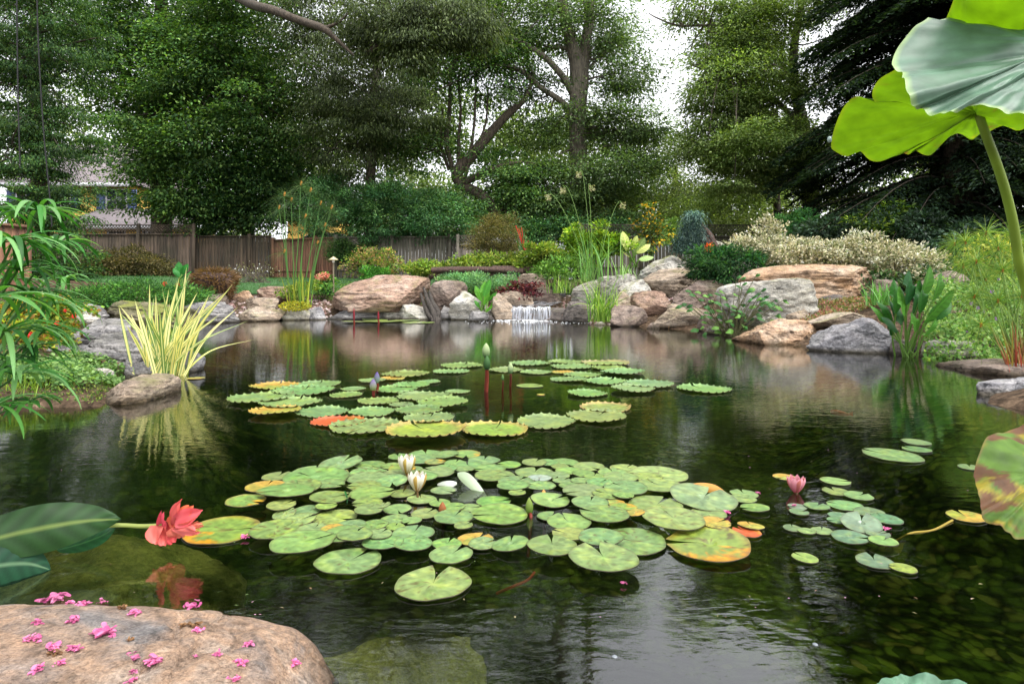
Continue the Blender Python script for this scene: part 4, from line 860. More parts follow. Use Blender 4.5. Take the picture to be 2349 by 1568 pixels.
def shrub(name, label, cat, u0, u1, v0, v1, Y, col, L, Wd, n, depth=None, clump=0, cr=.2, mat=None, nst=8, seed=1, group=None, shell=.6, droop=.1, up=.6, base=None, outward=1.0, var=.3, cvar=.25, lobes=1, loff=.25):
    a = P(u0, v0, Y); b = P(u1, v1, Y); ctr = np.array([(a[0]+b[0])/2, Y, (a[2]+b[2])/2]); rad = np.array([(b[0]-a[0])/2, (depth or (b[0]-a[0]))/2, (a[2]-b[2])/2])
    gb_ = gz(ctr[0], ctr[1]) if base is None else base; root = thing(name, label, cat, (ctr[0], ctr[1], gb_), group)
    g = G(); r = np.random.default_rng(seed+5)
    if lobes > 1:
        for k_ in range(lobes):
            fx = -1+2*(k_+.5)/lobes; rr = rad*np.array([1.5/lobes, .8, r.uniform(.55, .95)]); cc = ctr+rad*np.array([fx*(1-.6/lobes), r.uniform(-loff, loff), 0]); cc[2] = b[2]+rr[2]*r.uniform(.85, 1.1)
            cloud(g, cc, rr, n//lobes, L, Wd, col, var, shell, droop, up, max(1, clump//lobes), cr, outward, seed=seed+k_, cvar=cvar)
    else: cloud(g, ctr, rad, n, L, Wd, col, var, shell, droop, up, clump, cr, outward, seed=seed, cvar=cvar)
    g.build('foliage', mat or M_leaf, root)
    if nst: g = G(); stems_to(g, (ctr[0], ctr[1], gb_-.05), ctr, rad, nst, .012+.01*rad[2], lin(74, 58, 40), seed); g.build('stems', M_bark, root)
    return root
def blades(g, base, n, L, spread, w, cols, seed, lean=.5, arch=.5, K=10, fold=.12, az=None, jit=.05, zmin=None):
    r = np.random.default_rng(seed)
    for i in range(n):
        a = r.uniform(0, 6.28) if az is None else r.normal(az[0], az[1]); l = L*r.uniform(.55, 1.05); sp_ = spread*r.uniform(.15, 1.1); s = np.linspace(0, 1, K)[:, None]
        d = np.array([math.cos(a), math.sin(a), 0]); b = np.array(base)+np.array([r.normal(0, jit), r.normal(0, jit), 0])
        ar = arch*r.uniform(.3, 1.2); th = sp_*.5*(1-ar)+ar*1.6*s*sp_
        step = np.concatenate([[[0, 0, 0]], (d*np.sin(th)+np.array([0, 0, 1.])*np.cos(th))[1:]*l/(K-1)]); pts = b+np.cumsum(step, 0)
        if zmin is not None: pts[:, 2] = np.maximum(pts[:, 2], zmin)
        ww = w*r.uniform(.7, 1.2)*np.sin(np.pi*np.clip(s[:, 0]*.75+.25, 0, 1))**.8; ww[-1] = w*.05
        sd = np.array([-math.sin(a), math.cos(a), 0])+r.normal(0, .35, 3); c = cols[r.integers(0, len(cols))]*r.uniform(.7, 1.25)
        g.strip(pts, ww, sd, c, fold)
def tuft(name, label, cat, u, v, Y, n, L, spread, w, cols, seed, mat=None, base=None, **kw):
    b = P(u, v, Y) if base is None else base
    g = G(); blades(g, b, n, L, spread, w, cols, seed, **kw); o = g.build(name, mat or M_blade, loc=b, smooth=True); return tag(o, label, cat)

# variegated iris on the left
ib = W(372, 862); ib2 = ib.copy(); ib2[2] = -.05
root = thing('variegated_iris', 'cream and green striped iris clump standing in the water by the left rocks', 'plant', ib2)
crm, grn_, yel_ = lin(232, 222, 160), lin(120, 150, 84), lin(214, 200, 110)
def sblade(g, pts, w, side, c):
    pts = spline(pts, 5); K = len(pts); s = np.linspace(0, 1, K); ww = w*np.minimum(1, (1-s)*3.2)**.8*(.8+.2*np.sin(s*3)); side = unit(np.array(side, float)); n_ = 5
    edges = np.linspace(-.5, .5, n_+1); cs = [grn_, crm, yel_, crm, grn_] if c == 0 else [crm, crm, grn_, crm, crm] if c == 1 else [grn_, grn_*.8, crm, grn_, grn_*.9]
    for k_ in range(n_):
        a = pts+side*(ww*edges[k_])[:, None]; b = pts+side*(ww*edges[k_+1])[:, None]; i = np.arange(K-1)
        g.add(np.concatenate([a, b]), np.stack([i, i+K, i+K+1, i+1], 1), cs[k_]*rng.uniform(.8, 1.1))
tips = [(272, 700, 0), (300, 720, .1), (330, 712, 0), (343, 650, .1), (357, 672, -.1), (372, 660, 0), (388, 660, .1), (395, 690, 0), (404, 640, .15), (412, 634, 0), (428, 612, .1), (436, 625, 0), (447, 680, .2), (480, 675, 0), (500, 690, .1), (535, 650, 0),
        (545, 705, .3), (570, 735, .3), (585, 778, .2), (520, 668, -.2), (470, 740, .3), (315, 760, .2), (290, 745, -.2), (350, 740, .2), (420, 700, -.2), (440, 720, .2), (380, 720, .3), (405, 730, .3), (460, 700, -.3), (365, 700, -.3), (325, 780, .3), (345, 800, .3), (395, 770, .4), (432, 750, .3), (310, 690, -.1), (490, 760, .4)]
_r = np.random.default_rng(12); tips += [(_r.normal(392, 62), _r.uniform(668, 790), _r.uniform(-.3, .4)) for _ in range(30)]
for i, (u, v, dy) in enumerate(tips):
    g = G(); q = (i*37) % 100/100; b = ib2+np.array([(-.16+.34*q)*.9+(u-400)*.0003, (q*7 % 1-.5)*.2, 0]); e = P(u, v, ib[1]+dy); far_ = abs(u-390)/150
    m1 = b+(e-b)*.45+np.array([-.02*far_ if u < 380 else -.02*far_, 0, .06*far_+.02]); sblade(g, [b, m1, e], rng.uniform(.028, .042), (1, .25*math.sin(i), 0), i % 3)
    g.build('leaf', M_blade, root, smooth=True)

# umbrella plant in the left foreground
up_ = thing('umbrella_plant', 'tall umbrella sedge with arching bright green leaves at the left edge', 'plant', P(-60, 1100, 1.7))
gs = [lin(52, 108, 40), lin(76, 128, 56), lin(36, 84, 30), lin(104, 148, 88)]
heads = [(88, 484, 1.75, .17, 16), (30, 552, 1.6, .17, 16), (70, 676, 1.85, .16, 16), (120, 700, 2.0, .16, 14), (20, 640, 1.95, .2, 14), (10, 762, 1.6, .19, 16), (40, 860, 1.7, .18, 14), (-25, 690, 1.5, .2, 14), (70, 800, 1.95, .15, 12), (-10, 930, 1.6, .14, 12), (150, 640, 2.2, .13, 10), (-30, 480, 1.7, .18, 12), (70, 920, 1.75, .1, 8), (130, 560, 1.9, .16, 14), (40, 620, 1.75, .18, 16), (100, 760, 1.9, .15, 12), (-10, 560, 1.6, .2, 14), (20, 830, 1.85, .17, 14)]
for i, (u, v, Y, L, n) in enumerate(heads):
    n = int(n*1.5)
    h = P(u, v, Y); g = G(); r = np.random.default_rng(40+i); ax = unit(np.array([.25, -.1, 1])+r.normal(0, .15, 3))
    for k_ in range(n):
        a = k_*2*math.pi/n+r.normal(0, .2); l = L*r.uniform(.75, 1.2); K = 12; s = np.linspace(0, 1, K)[:, None]; d = np.array([math.cos(a), math.sin(a), 0]); el0 = r.uniform(.3, .8); th = el0-s*r.uniform(1.0, 2.0)
        step = (d*np.cos(th)+np.array([0, 0, 1.])*np.sin(th))*l/(K-1); step[0] = 0; pts = h+np.cumsum(step, 0)+ax*0
        ww = .0135*np.sin(np.pi*np.clip(s[:, 0]*.88+.1, 0, 1))**.7; c = gs[r.integers(0, 4)]*r.uniform(.8, 1.15)
        g.strip(pts, ww, np.array([-math.sin(a), math.cos(a), 0])+r.normal(0, .1, 3), c, .12)
    hd = g.build('leaf_whorl', M_blade, up_, smooth=True)
    foot = P(-60-i*6, 1120, 1.7+.03*i); g = G(); g.tube(spline([foot, (foot+h)/2+np.array([-.06, 0, .05]), h], 6), .0032, lin(70, 110, 50), 6, cap=False); g.build('stem', M_blade, up_, smooth=True)

# papyrus across the pond
pp = thing('papyrus', 'tall papyrus with feathery heads on long bare stems at the far shore', 'plant', P(680, 705, 15.3))
def mop(g, h, R_, n, cols, seed, w=.004, dn=.3):
    r = np.random.default_rng(seed)
    for k_ in range(n):
        d = unit(r.normal(size=3)+[0, 0, .35]); K = 5; s = np.linspace(0, 1, K)[:, None]; pts = h+d*s*R_*r.uniform(.6, 1.1)+np.array([0, 0, -1])*dn*R_*s**2
        g.strip(pts, np.linspace(w, w*.4, K), np.cross(d, [0.3, 1, .2]), cols[r.integers(0, len(cols))]*r.uniform(.7, 1.3))
fine_ = [lin(72, 104, 60), lin(52, 84, 46), lin(100, 124, 74)]
for i, (u, v, ub, vb) in enumerate([(652, 450, 666, 700), (668, 462, 676, 705), (690, 425, 672, 705), (712, 440, 682, 706), (735, 470, 690, 706), (640, 480, 664, 700), (760, 480, 706, 700), (745, 520, 702, 702), (728, 560, 698, 706), (700, 500, 690, 705), (652, 580, 668, 700)]):
    h = P(u, v, 15.3+.2*(i % 3)); b = P(ub, vb, 15.25); g = G(); pts = spline([b, b*.5+h*.5+np.array([.03*(i % 3-1), 0, .1]), h], 6); q = np.linspace(0, 1, len(pts))[:, None]
    g.tube(pts, np.linspace(.016, .007, len(pts)), lin(120, 50, 36)*np.clip(1-q*7, 0, 1)+lin(80, 120, 56)*np.clip(q*7, 0, 1), 6, cap=False); g.build('stem', M_blade, pp, smooth=True)
    g = G(); mop(g, h, .52, 100, fine_, 60+i, .0036); [g.tube([q_, q_+[0, 0, .06]], .022, lin(176, 130, 60), 5) for q_ in (h, h+[.05, -.1, .03])]; g.build('feathery_head', M_blade, pp)
g = G(); [blades(g, P(u_, 706, 15.2), 14, .9, .5, .03, [lin(96, 130, 50), lin(150, 160, 60)], 70+u_, jit=.06) for u_ in (672, 690, 702)]; g.build('young_leaves', M_blade, pp, smooth=True)
shrub('creeping_plant', 'yellow groundcover spilling over the stones at the papyrus base', 'plant', 640, 712, 692, 712, 15.1, [lin(170, 160, 50), lin(140, 146, 60)], .05, .035, 900, depth=.5, nst=0, seed=3)

# right papyrus with red stems, behind and above the ledge
pr = thing('papyrus', 'bushy papyrus with reddish stem bases at the right edge behind the lotus stem', 'plant', P(2335, 855, 5.8))
fine2 = [lin(104, 140, 60), lin(76, 116, 50), lin(140, 160, 70)]
for i, (u, v, Y) in enumerate([(2215, 556, 6.4), (2240, 600, 6.2), (2262, 535, 6.6), (2290, 570, 6.4), (2300, 620, 6.1), (2262, 640, 6.3), (2320, 540, 6.5), (2340, 600, 6.2), (2210, 610, 6.6), (2290, 690, 6.0), (2235, 680, 6.2), (2345, 680, 6.0), (2370, 560, 6.3), (2250, 745, 5.9), (2190, 560, 6.8), (2390, 640, 6.2)]):
    h = P(u, v, Y); b = P(2318+(i*13 % 40), 856, 5.75+.02*(i % 5)); pts = spline([b, b*.55+h*.45+np.array([.05*(i % 3-1), 0, .03]), h], 6); q = np.linspace(0, 1, len(pts))[:, None]; g = G()
    g.tube(pts, np.linspace(.011, .004, len(pts)), lin(150, 60, 44)*np.clip(1-q*2.6, 0, 1)+lin(96, 126, 50)*np.clip(q*2.6, 0, 1), 6, cap=False); g.build('stem', M_blade, pr, smooth=True)
    g = G(); mop(g, h, .30, 120, fine2, 160+i, .0035, .35); g.tube([h-[0, 0, .02], h+[0, 0, .02]], .012, lin(190, 110, 50), 6); g.build('feathery_head', M_blade, pr)
tuft('sedge_shoots', 'short crowd of red grassy shoots at the foot of the right papyrus', 'plant', 2336, 858, 5.7, 26, .5, .45, .012, [lin(160, 66, 50), lin(130, 120, 50), lin(110, 60, 40)], 8, jit=.05)

# reeds beside the waterfall
gb1 = [lin(120, 160, 60), lin(86, 130, 46), lin(150, 176, 84)]
o = thing('reed_clump', 'arching bright green grass clump growing at the waterline right of the waterfall', 'plant', P(1380, 738, 13.7)); g = G(); blades(g, P(1378, 738, 13.7), 110, 1.15, 1.35, .02, gb1, 21, jit=.13, arch=.8); g.build('foliage', M_blade, o, smooth=True)
tall = thing('tall_grass', 'tallest pale green grass with arching plumes above the reed clump', 'plant', P(1362, 640, 15.6)); g = G(); blades(g, P(1362, 645, 15.6), 46, 1.6, 1.0, .03, [lin(120, 160, 84), lin(96, 144, 70)], 22, jit=.25, arch=.8); g.build('foliage', M_blade, tall, smooth=True)
for (u, v, ul) in ((1265, 452, 1), (1300, 436, 1), (1335, 400, 1), (1420, 470, 0), (1350, 430, 0)):
    h = P(u, v, 15.6); b = P(1362, 640, 15.6); g = G(); g.tube(spline([b, b*.35+h*.65+np.array([0, 0, .25]), h+np.array([0, 0, .08]), h+np.array([-.12 if ul else .12, 0, -.06])], 6), .006, lin(130, 160, 90), 5); 
    n_ = 60; ps = h+np.stack([(-.14 if ul else .14)*rng.random(n_), rng.normal(0, .01, n_), .08-.15*rng.random(n_)], 1); g.leaves(ps, rng.normal(size=(n_, 3))*[.3, .3, .3]+[-.6 if ul else .6, 0, -.6], rng.normal(size=(n_, 3)), .06, .014, lin(180, 176, 140)); g.build('plume', M_blade, tall)
tuft('grass_tuft', 'small bright green grass tuft right of the dark red plant', 'plant', 1285, 672, 16.3, 60, .55, .9, .02, gb1, 23, jit=.12, arch=.8)
tuft('grass_tuft', 'pale striped grass tuft on the gravel behind the reeds', 'plant', 1440, 640, 15.4, 40, .5, 1.0, .02, [lin(150, 180, 120), lin(110, 150, 70)], 24, jit=.15, arch=.8)
tuft('sedge_tuft', 'green grassy tuft in the groundcover left of the arrowhead plant', 'plant', 2022, 700, 9.4, 90, .42, 1.1, .018, [lin(110, 160, 90), lin(80, 130, 60)], 25, jit=.1, arch=.8)
tuft('grass_tuft', 'fuzzy pale green grass mound at the left waterline', 'plant', 55, 930, 4.35, 140, .3, 1.1, .006, [lin(140, 170, 60), lin(110, 140, 50)], 26, jit=.08)

# broad-leaved water plants
def broad(name, label, u, vb, Y, leaves_, cols, seed, w=.1, stemcol=lin(96, 130, 56), bw=.45):
    b = P(u, vb, Y); root = thing(name, label, 'plant', b); r = np.random.default_rng(seed)
    for i, (lu, lv, tu, tv) in enumerate(leaves_):
        dy = r.uniform(-.2, .2); a = P(lu, lv, Y+dy); e = P(tu, tv, Y+dy+r.uniform(-.08, .02)); bb = b+r.normal(0, .07, 3)*[1, 1, 0]
        g = G(); g.tube(spline([bb, bb*.5+a*.5+r.normal(0, .02, 3), a], 4), .011*Y/8*(.35 if name == 'leafy_seedling' else 1), stemcol, 6, cap=False); g.build('stem', M_blade, root, smooth=True)
        ln = np.linalg.norm(e-a); m_ = (a+e)/2+np.array([0, -.03, .05*ln]); c = cols[r.integers(0, len(cols))]*r.uniform(.8, 1.2)
        blade_leaf('leaf', [a, m_, e], ln*bw*(1 if name != 'leafy_seedling' else .75), (r.uniform(-.5, .5) if abs(tu-lu) > abs(tv-lv) else 1, .6, .5 if abs(tu-lu) > abs(tv-lv) else 0), (c, c*1.4), seed+i, root, droop=.2)
    return root
broad('arrowhead_plant', 'upright arrowhead plant with broad green leaves standing at the right shore', 2080, 818, 7.2, [(2048, 735, 2010, 690), (2055, 720, 2050, 640), (2075, 725, 2062, 655), (2080, 700, 2085, 620), (2110, 720, 2110, 640), (2120, 740, 2190, 665), (2130, 735, 2180, 690), (2095, 720, 2100, 662),
       (2035, 740, 1995, 700), (2060, 760, 2020, 728), (2100, 760, 2090, 715), (2120, 770, 2150, 730), (2070, 745, 2040, 690), (2140, 690, 2160, 625), (2110, 690, 2135, 610), (2045, 770, 2035, 730)], [lin(48, 100, 36), lin(76, 128, 48), lin(36, 82, 40)], 5, bw=.55)
seedl = [(1700, 640, 1722, 628), (1600, 672, 1570, 668), (1590, 700, 1560, 715), (1640, 705, 1608, 700), (1690, 672, 1660, 655), (1720, 665, 1750, 650), (1740, 690, 1775, 680), (1760, 700, 1800, 720), (1700, 720, 1670, 730), (1665, 735, 1630, 745), (1715, 740, 1740, 755), (1650, 760, 1612, 770), (1690, 770, 1672, 790), (1620, 735, 1600, 750), (1745, 722, 1780, 735), (1680, 700, 1650, 690), (1715, 700, 1742, 712), (1655, 690, 1630, 672), (1730, 680, 1755, 665), (1625, 690, 1600, 690), (1765, 715, 1792, 705), (1685, 745, 1705, 770), (1640, 725, 1612, 722), (1780, 690, 1800, 700)]
_r = np.random.default_rng(4); seedl = [(lu+dx_, lv+dy_, lu+dx_+(tu-lu)*.5, lv+dy_+(tv-lv)*.5) for (lu, lv, tu, tv) in seedl*4 for dx_, dy_ in [(_r.normal(0, 16), _r.normal(0, 12))]]
broad('leafy_seedling', 'leafy green seedlings with heart shaped leaves in front of the big white slab', 1680, 772, 10.4, seedl, [lin(60, 106, 50), lin(46, 88, 40), lin(90, 130, 56)], 7, bw=.8, stemcol=lin(90, 90, 60))
broad('water_plant', 'upright green leaves beside the pale lichened boulder left of the waterfall', 1112, 722, 15.1, [(1112, 700, 1112, 645), (1105, 690, 1090, 655), (1120, 690, 1140, 670), (1110, 680, 1125, 640), (1100, 705, 1088, 688), (1125, 705, 1140, 685), (1116, 715, 1130, 700)], [lin(90, 150, 50), lin(70, 130, 50)], 9)
broad('canna_lily', 'small canna with red flower behind the variegated iris', 415, 652, 17.5, [(415, 640, 410, 600), (418, 630, 432, 605), (412, 635, 398, 615), (420, 640, 440, 622)], [lin(50, 120, 50)], 10, bw=.5)
broad('elephant_ear', 'pale variegated broad leaves behind the reeds on the central bank', 1452, 612, 17.2, [(1440, 575, 1428, 530), (1450, 570, 1462, 540), (1460, 580, 1492, 560), (1445, 590, 1420, 570), (1465, 595, 1500, 590), (1455, 585, 1480, 545)], [lin(150, 176, 110), lin(180, 190, 110)], 11, bw=.6)

# the variegated shrub bank, conifers and mounds  (u0,u1,v0,v1,Y)
cream = [lin(214, 206, 172), lin(196, 188, 150), lin(140, 146, 96), lin(222, 216, 190), lin(110, 120, 76)]
for i, (u0, u1, v0, v1, Y, n) in enumerate([(1655, 1790, 516, 612, 14.8, 7000), (1760, 1900, 510, 622, 14.2, 8000), (1870, 2020, 516, 636, 13.6, 8000), (1985, 2140, 530, 644, 13.0, 7000)]):
    shrub('variegated_shrub', ['cream leaved variegated shrub beside the weeping spruce, leftmost in its bank', 'cream variegated shrub behind the longest orange boulder, second in its bank', 'cream variegated shrub third in its bank, over the right end of the long boulder', 'cream variegated shrub at the right end of its bank, beside the papyrus'][i], 'shrub', u0, u1, v0, v1, Y, cream, .075, .034, n, depth=1.4, clump=110, cr=.2, seed=30+i, mat=M_cream, group='variegated shrubs along the right bank', lobes=2, cvar=.12, droop=-.4)
shrub('variegated_shrub', 'tall sprig of cream variegated leaves rising above the shrub bank', 'shrub', 1745, 1802, 492, 560, 14.9, cream, .075, .034, 1300, depth=.6, clump=30, cr=.14, seed=36, mat=M_cream, group='variegated shrubs along the right bank', cvar=.12, droop=-.6, shell=1.2)
dk = [lin(40, 78, 44), lin(26, 58, 34), lin(58, 96, 50)]
shrub('dwarf_yew', 'low dark green spreading conifer between the two tiers of boulders', 'shrub', 1575, 1765, 570, 648, 14.0, dk, .1, .03, 9000, depth=1.6, clump=130, cr=.2, seed=40, outward=1.6, mat=M_leaf, cvar=.35)
shrub('juniper', 'blue green creeping juniper mat left of the waterfall head', 'groundcover', 990, 1192, 628, 662, 17.2, [lin(110, 156, 110), lin(140, 180, 134), lin(80, 124, 84)], .07, .02, 8500, depth=1.6, clump=170, cr=.14, seed=41, nst=0, base=.6, outward=1.3, droop=-.5)
shrub('red_leaf_plant', 'dark red leaved mound above the waterfall', 'plant', 1158, 1236, 643, 695, 16.0, [lin(72, 30, 38), lin(48, 18, 26), lin(110, 60, 64)], .1, .05, 900, depth=.7, clump=26, cr=.14, seed=42, nst=5, cvar=.2)
shrub('clipped_shrub', 'rounded brownish green clipped shrub in front of the grey fence', 'shrub', 1078, 1200, 497, 590, 21, [lin(104, 100, 60), lin(84, 84, 48), lin(120, 110, 70)], .06, .025, 15000, depth=1.8, seed=43, shell=.35, var=.3, clump=220, cr=.22)
yg = [lin(122, 142, 60), lin(150, 158, 80), lin(84, 112, 44), lin(104, 132, 52)]
for i, (u0, u1, v0, v1, Y, n, c_) in enumerate([(925, 1050, 592, 634, 18.5, 3600, yg), (1045, 1165, 578, 622, 18.8, 3600, yg), (1155, 1245, 580, 622, 18.6, 2800, yg), (1195, 1310, 525, 620, 17.8, 6000, yg), (1290, 1430, 484, 606, 17.6, 6500, [lin(140, 164, 50), lin(110, 146, 44), lin(84, 122, 44)]), (1225, 1330, 590, 640, 17.0, 1800, [lin(104, 140, 66), lin(80, 116, 50)])]):
    shrub('yellow_green_shrub', ['low yellow green shrub left of the dark log', 'yellow green mounding shrub right above the dark log', 'yellow green shrub between the clipped shrub and the reeds', 'loose bright green shrub right of the clipped brown one', 'taller lime yellow shrub behind the reeds', 'green leafy filler plant left of the reeds'][i], 'shrub', u0, u1, v0, v1, Y, c_, .1, .05, n, depth=1.2, clump=70, cr=.2, seed=50+i, lobes=2, droop=-.3)
shrub('azalea', 'azalea with pink and yellow new leaves between the path light and the largest boulder', 'shrub', 800, 918, 574, 642, 18.8, [lin(110, 134, 60), lin(150, 144, 84), lin(160, 124, 96), lin(76, 108, 46)], .09, .045, 3600, depth=1.2, clump=80, cr=.2, seed=60, droop=-.4)
shrub('round_shrub', 'small round bright green shrub in front of the pinkish azalea', 'shrub', 828, 895, 610, 645, 18.0, [lin(80, 136, 54), lin(60, 110, 44)], .06, .03, 2400, depth=.8, clump=40, cr=.14, seed=61)
shrub('hydrangea', 'small hydrangea with pink flower heads left of the path light', 'shrub', 716, 768, 632, 672, 17.6, [lin(80, 130, 56), lin(110, 150, 70), lin(60, 100, 44)], .09, .055, 900, depth=.6, clump=24, cr=.12, seed=62)
shrub('pink_flower_heads', 'pinkish orange flower heads on top of the small hydrangea', 'flower', 722, 756, 628, 642, 17.4, [lin(214, 120, 100), lin(226, 160, 130)], .05, .035, 420, depth=.4, clump=7, cr=.1, seed=63, nst=0, mat=M_petal)
shrub('hosta_patch', 'yellow green leaves at the foot of the papyrus', 'plant', 648, 730, 650, 680, 16.8, yg, .09, .06, 700, depth=.6, clump=16, cr=.14, seed=64, nst=0)
fern = [lin(60, 104, 48), lin(90, 136, 64), lin(40, 76, 36)]
for i, (u0, u1, v0, v1, Y) in enumerate([(175, 275, 655, 704, 13.5), (255, 395, 648, 706, 14.0), (385, 470, 660, 700, 14.6)]):
    shrub('fern_patch', ['feathery green juniper at the left end of the ferny border', 'widest feathery green fern patch in front of the lawn', 'feathery green patch behind the iris tips'][i], 'groundcover', u0, u1, v0, v1, Y, fern, .09, .02, 4200, depth=1.4, clump=70, cr=.22, seed=65+i, outward=1.6, droop=-.3, nst=0)
nast = [lin(96, 124, 44), lin(130, 138, 50), lin(66, 104, 36), lin(140, 104, 44)]
shrub('nasturtium_patch', 'yellow and lime nasturtium leaves behind the umbrella plant', 'groundcover', 20, 165, 688, 770, 7.4, nast, .055, .05, 3400, depth=1.2, clump=60, cr=.16, seed=70, nst=0, up=.9)
shrub('orange_groundcover', 'low orange and yellow leaves on the left bank edge', 'groundcover', -60, 110, 735, 850, 6.0, nast+[lin(150, 160, 60)], .05, .045, 3400, depth=1.2, clump=60, cr=.16, seed=71, nst=0, up=.9)
for i, (u, v, Y, w) in enumerate([(71, 768, 5.6, .03), (170, 725, 7.2, .028), (150, 712, 7.3, .02), (378, 651, 17, .07), (408, 655, 17.2, .08), (131, 742, 6.5, .03)]):
    g = G(); c_ = P(u, v, Y)
    for k_ in range(6): ruffle(g, c_, (math.cos(k_), -.4, math.sin(k_)), (0, -1, .4), w, w*.8, lin(226, 60, 44), i*9+k_+1)
    tag(g.build('red_flower', M_petal, loc=c_, smooth=True), ['brightest red flower behind the umbrella plant leaves', 'small orange red flower above the grey layered rock', 'tiny red flower in the nasturtiums, upper one', 'red flower at the edge of the lawn, left one', 'red canna flower at the edge of the lawn, right one', 'tiny red flower low in the nasturtium patch'][i], 'flower')
ivy = [lin(96, 130, 70), lin(130, 160, 96), lin(64, 98, 48), lin(110, 140, 80)]
g = G(); n = 7500; uu = rng.uniform(62, 290, n); yy = rng.uniform(4.35, 5.75, n); xx = (uu-UC)/F*5.1+rng.normal(0, .06, n)-.14*(yy-5.1); keep = sdist(xx, yy) > -.03; xx, yy = xx[keep], yy[keep]; n = len(xx)
zz = height(xx, yy)+.02+.06*np.abs(fbm(np.stack([xx*4, yy*4, xx*0], 1), 2))+rng.random(n)*.05
g.leaves(np.stack([xx, yy, zz], 1), rng.normal(size=(n, 3))*[1, 1, .3], rng.normal(0, .4, (n, 3))+[0, -.3, 1], rng.uniform(.022, .045, n), rng.uniform(.018, .034, n), np.array(ivy)[rng.integers(0, 4, n)]*rng.uniform(.6, 1.3, (n, 1)), .1)
tag(g.build('ivy', M_leaf), 'small leaved ivy groundcover trailing to the water on the left bank', 'groundcover', kind='stuff')
# bank groundcovers (right)
def cover(label, u0, u1, Y0, Y1, n, cols, L, Wd, hgt, name='groundcover'):
    g = G(); yy = rng.uniform(Y0, Y1, n); q = rng.random(n); xx = ((u0+(u1-u0)*q)-UC)/F*yy; k_ = sdist(xx, yy) > .05; xx, yy = xx[k_], yy[k_]; n = len(xx)
    b = fbm(np.stack([xx*2.2, yy*2.2, xx*0+L*50], 1), 3); zz = height(xx, yy)+hgt*np.clip(.5+b, .05, 1.5)*rng.random(n)**.6
    g.leaves(np.stack([xx, yy, zz], 1), rng.normal(size=(n, 3))+[0, 0, .4], rng.normal(0, .4, (n, 3))+[0, -.4, .9], L*rng.uniform(.7, 1.3, n), Wd*rng.uniform(.7, 1.3, n), np.array(cols)[rng.integers(0, len(cols), n)]*rng.uniform(.55, 1.35, (n, 1)), .1)
    return tag(g.build(name, M_leaf), label, 'groundcover', kind='stuff')
cover('pale green geranium groundcover on the right bank', 2120, 2500, 6.3, 11.5, 26000, [lin(110, 146, 76), lin(84, 124, 60), lin(140, 164, 100)], .045, .035, .42)
cover('reddish brown low plants under the long orange boulder', 1840, 2080, 9.6, 11.8, 5000, [lin(130, 120, 80), lin(150, 100, 90), lin(96, 110, 60)], .05, .03, .1)
cover('mixed green plants on the central bank', 1330, 1620, 15.8, 21, 12000, [lin(90, 126, 60), lin(120, 140, 80), lin(70, 104, 48)], .08, .05, .3)
cover('low green plants behind the far shore boulders', 720, 1330, 17.4, 22, 9000, [lin(76, 110, 50), lin(100, 130, 60)], .07, .04, .22)
cover('dark green undergrowth on the right bank under the conifer', 1900, 2700, 12, 20, 26000, [lin(50, 80, 40), lin(36, 64, 34), lin(70, 96, 50)], .1, .05, .7)
cover('low creeping green weeds along the left waterline', -200, 300, 3.9, 5.6, 7000, [lin(90, 116, 50), lin(60, 88, 40), lin(120, 130, 60)], .022, .012, .05)
cover('dry brown leaf litter and bark on the banks', -300, 2400, 5.5, 17.5, 16000, [lin(90, 66, 46), lin(60, 44, 32), lin(120, 96, 70)], .05, .022, .02, 'leaf_litter')
g = G(); n = 2600; u_ = np.concatenate([rng.uniform(1080, 1560, n//2), rng.uniform(440, 760, n//2)]); yy = np.concatenate([rng.uniform(13.4, 18.5, n//2), rng.uniform(14.8, 17.5, n//2)]); xx = (u_-UC)/F*yy; k_ = sdist(xx, yy) > .1; xx, yy = xx[k_], yy[k_]
cols_ = np.array([lin(150, 130, 125), lin(110, 95, 85), lin(180, 165, 160), lin(130, 100, 95)])
for x_, y_, c_, r_ in zip(xx, yy, cols_[rng.integers(0, 4, len(xx))], rng.uniform(.02, .06, len(xx))):
    s_ = np.array([[1, 0, 0], [0, 1, 0], [-1, 0, 0], [0, -1, 0], [0, 0, .7]])*r_*rng.uniform(.6, 1.3, 3); s_ = s_+[x_, y_, gz_ if False else 0]; g.add(s_, [[0, 1, 4], [1, 2, 4], [2, 3, 4], [3, 0, 4]], c_*rng.uniform(.7, 1.2))
vz = np.concatenate(g.v); vz[:, 2] += height(vz[:, 0], vz[:, 1])+.012; g.v = [vz]
tag(g.build('gravel', M_plain), 'loose pinkish gravel between the shore rocks', 'gravel', kind='stuff')
for i, (u, v, Y) in enumerate([(2228, 696, 8.2), (2256, 714, 8.0), (2244, 706, 8.1), (2220, 762, 7.6), (2275, 668, 8.4), (2290, 640, 8.6), (2233, 783, 7.4), (2170, 735, 8.4), (2190, 745, 8.0), (2310, 802, 7), (2140, 790, 7.6), (2200, 690, 8.6), (2330, 782, 7), (2286, 730, 7.8), (2262, 815, 7.1)]):
    g = G(); c_ = P(u, v, Y-.1)
    for k_ in range(5): a = k_*1.2566; ruffle(g, c_, (math.cos(a), -.3, math.sin(a)), (0, -1, .3), .026, .026, lin(176, 120, 196), i+1)
    tag(g.build('purple_flower', M_petal, loc=c_, smooth=True), f"small purple geranium flower on the right bank, {['upper left', 'by the papyrus stems', 'between two others', 'over the white rock', 'high near the grey boulder', 'highest', 'lowest left of the stems', 'left beside the arrowhead', 'beside the half buried stone', 'low by the red stems', 'at the arrowhead foot', 'above the half buried stone', 'rightmost', 'right of centre', 'nearest the water'][i]}", 'flower', 'purple geranium flowers')
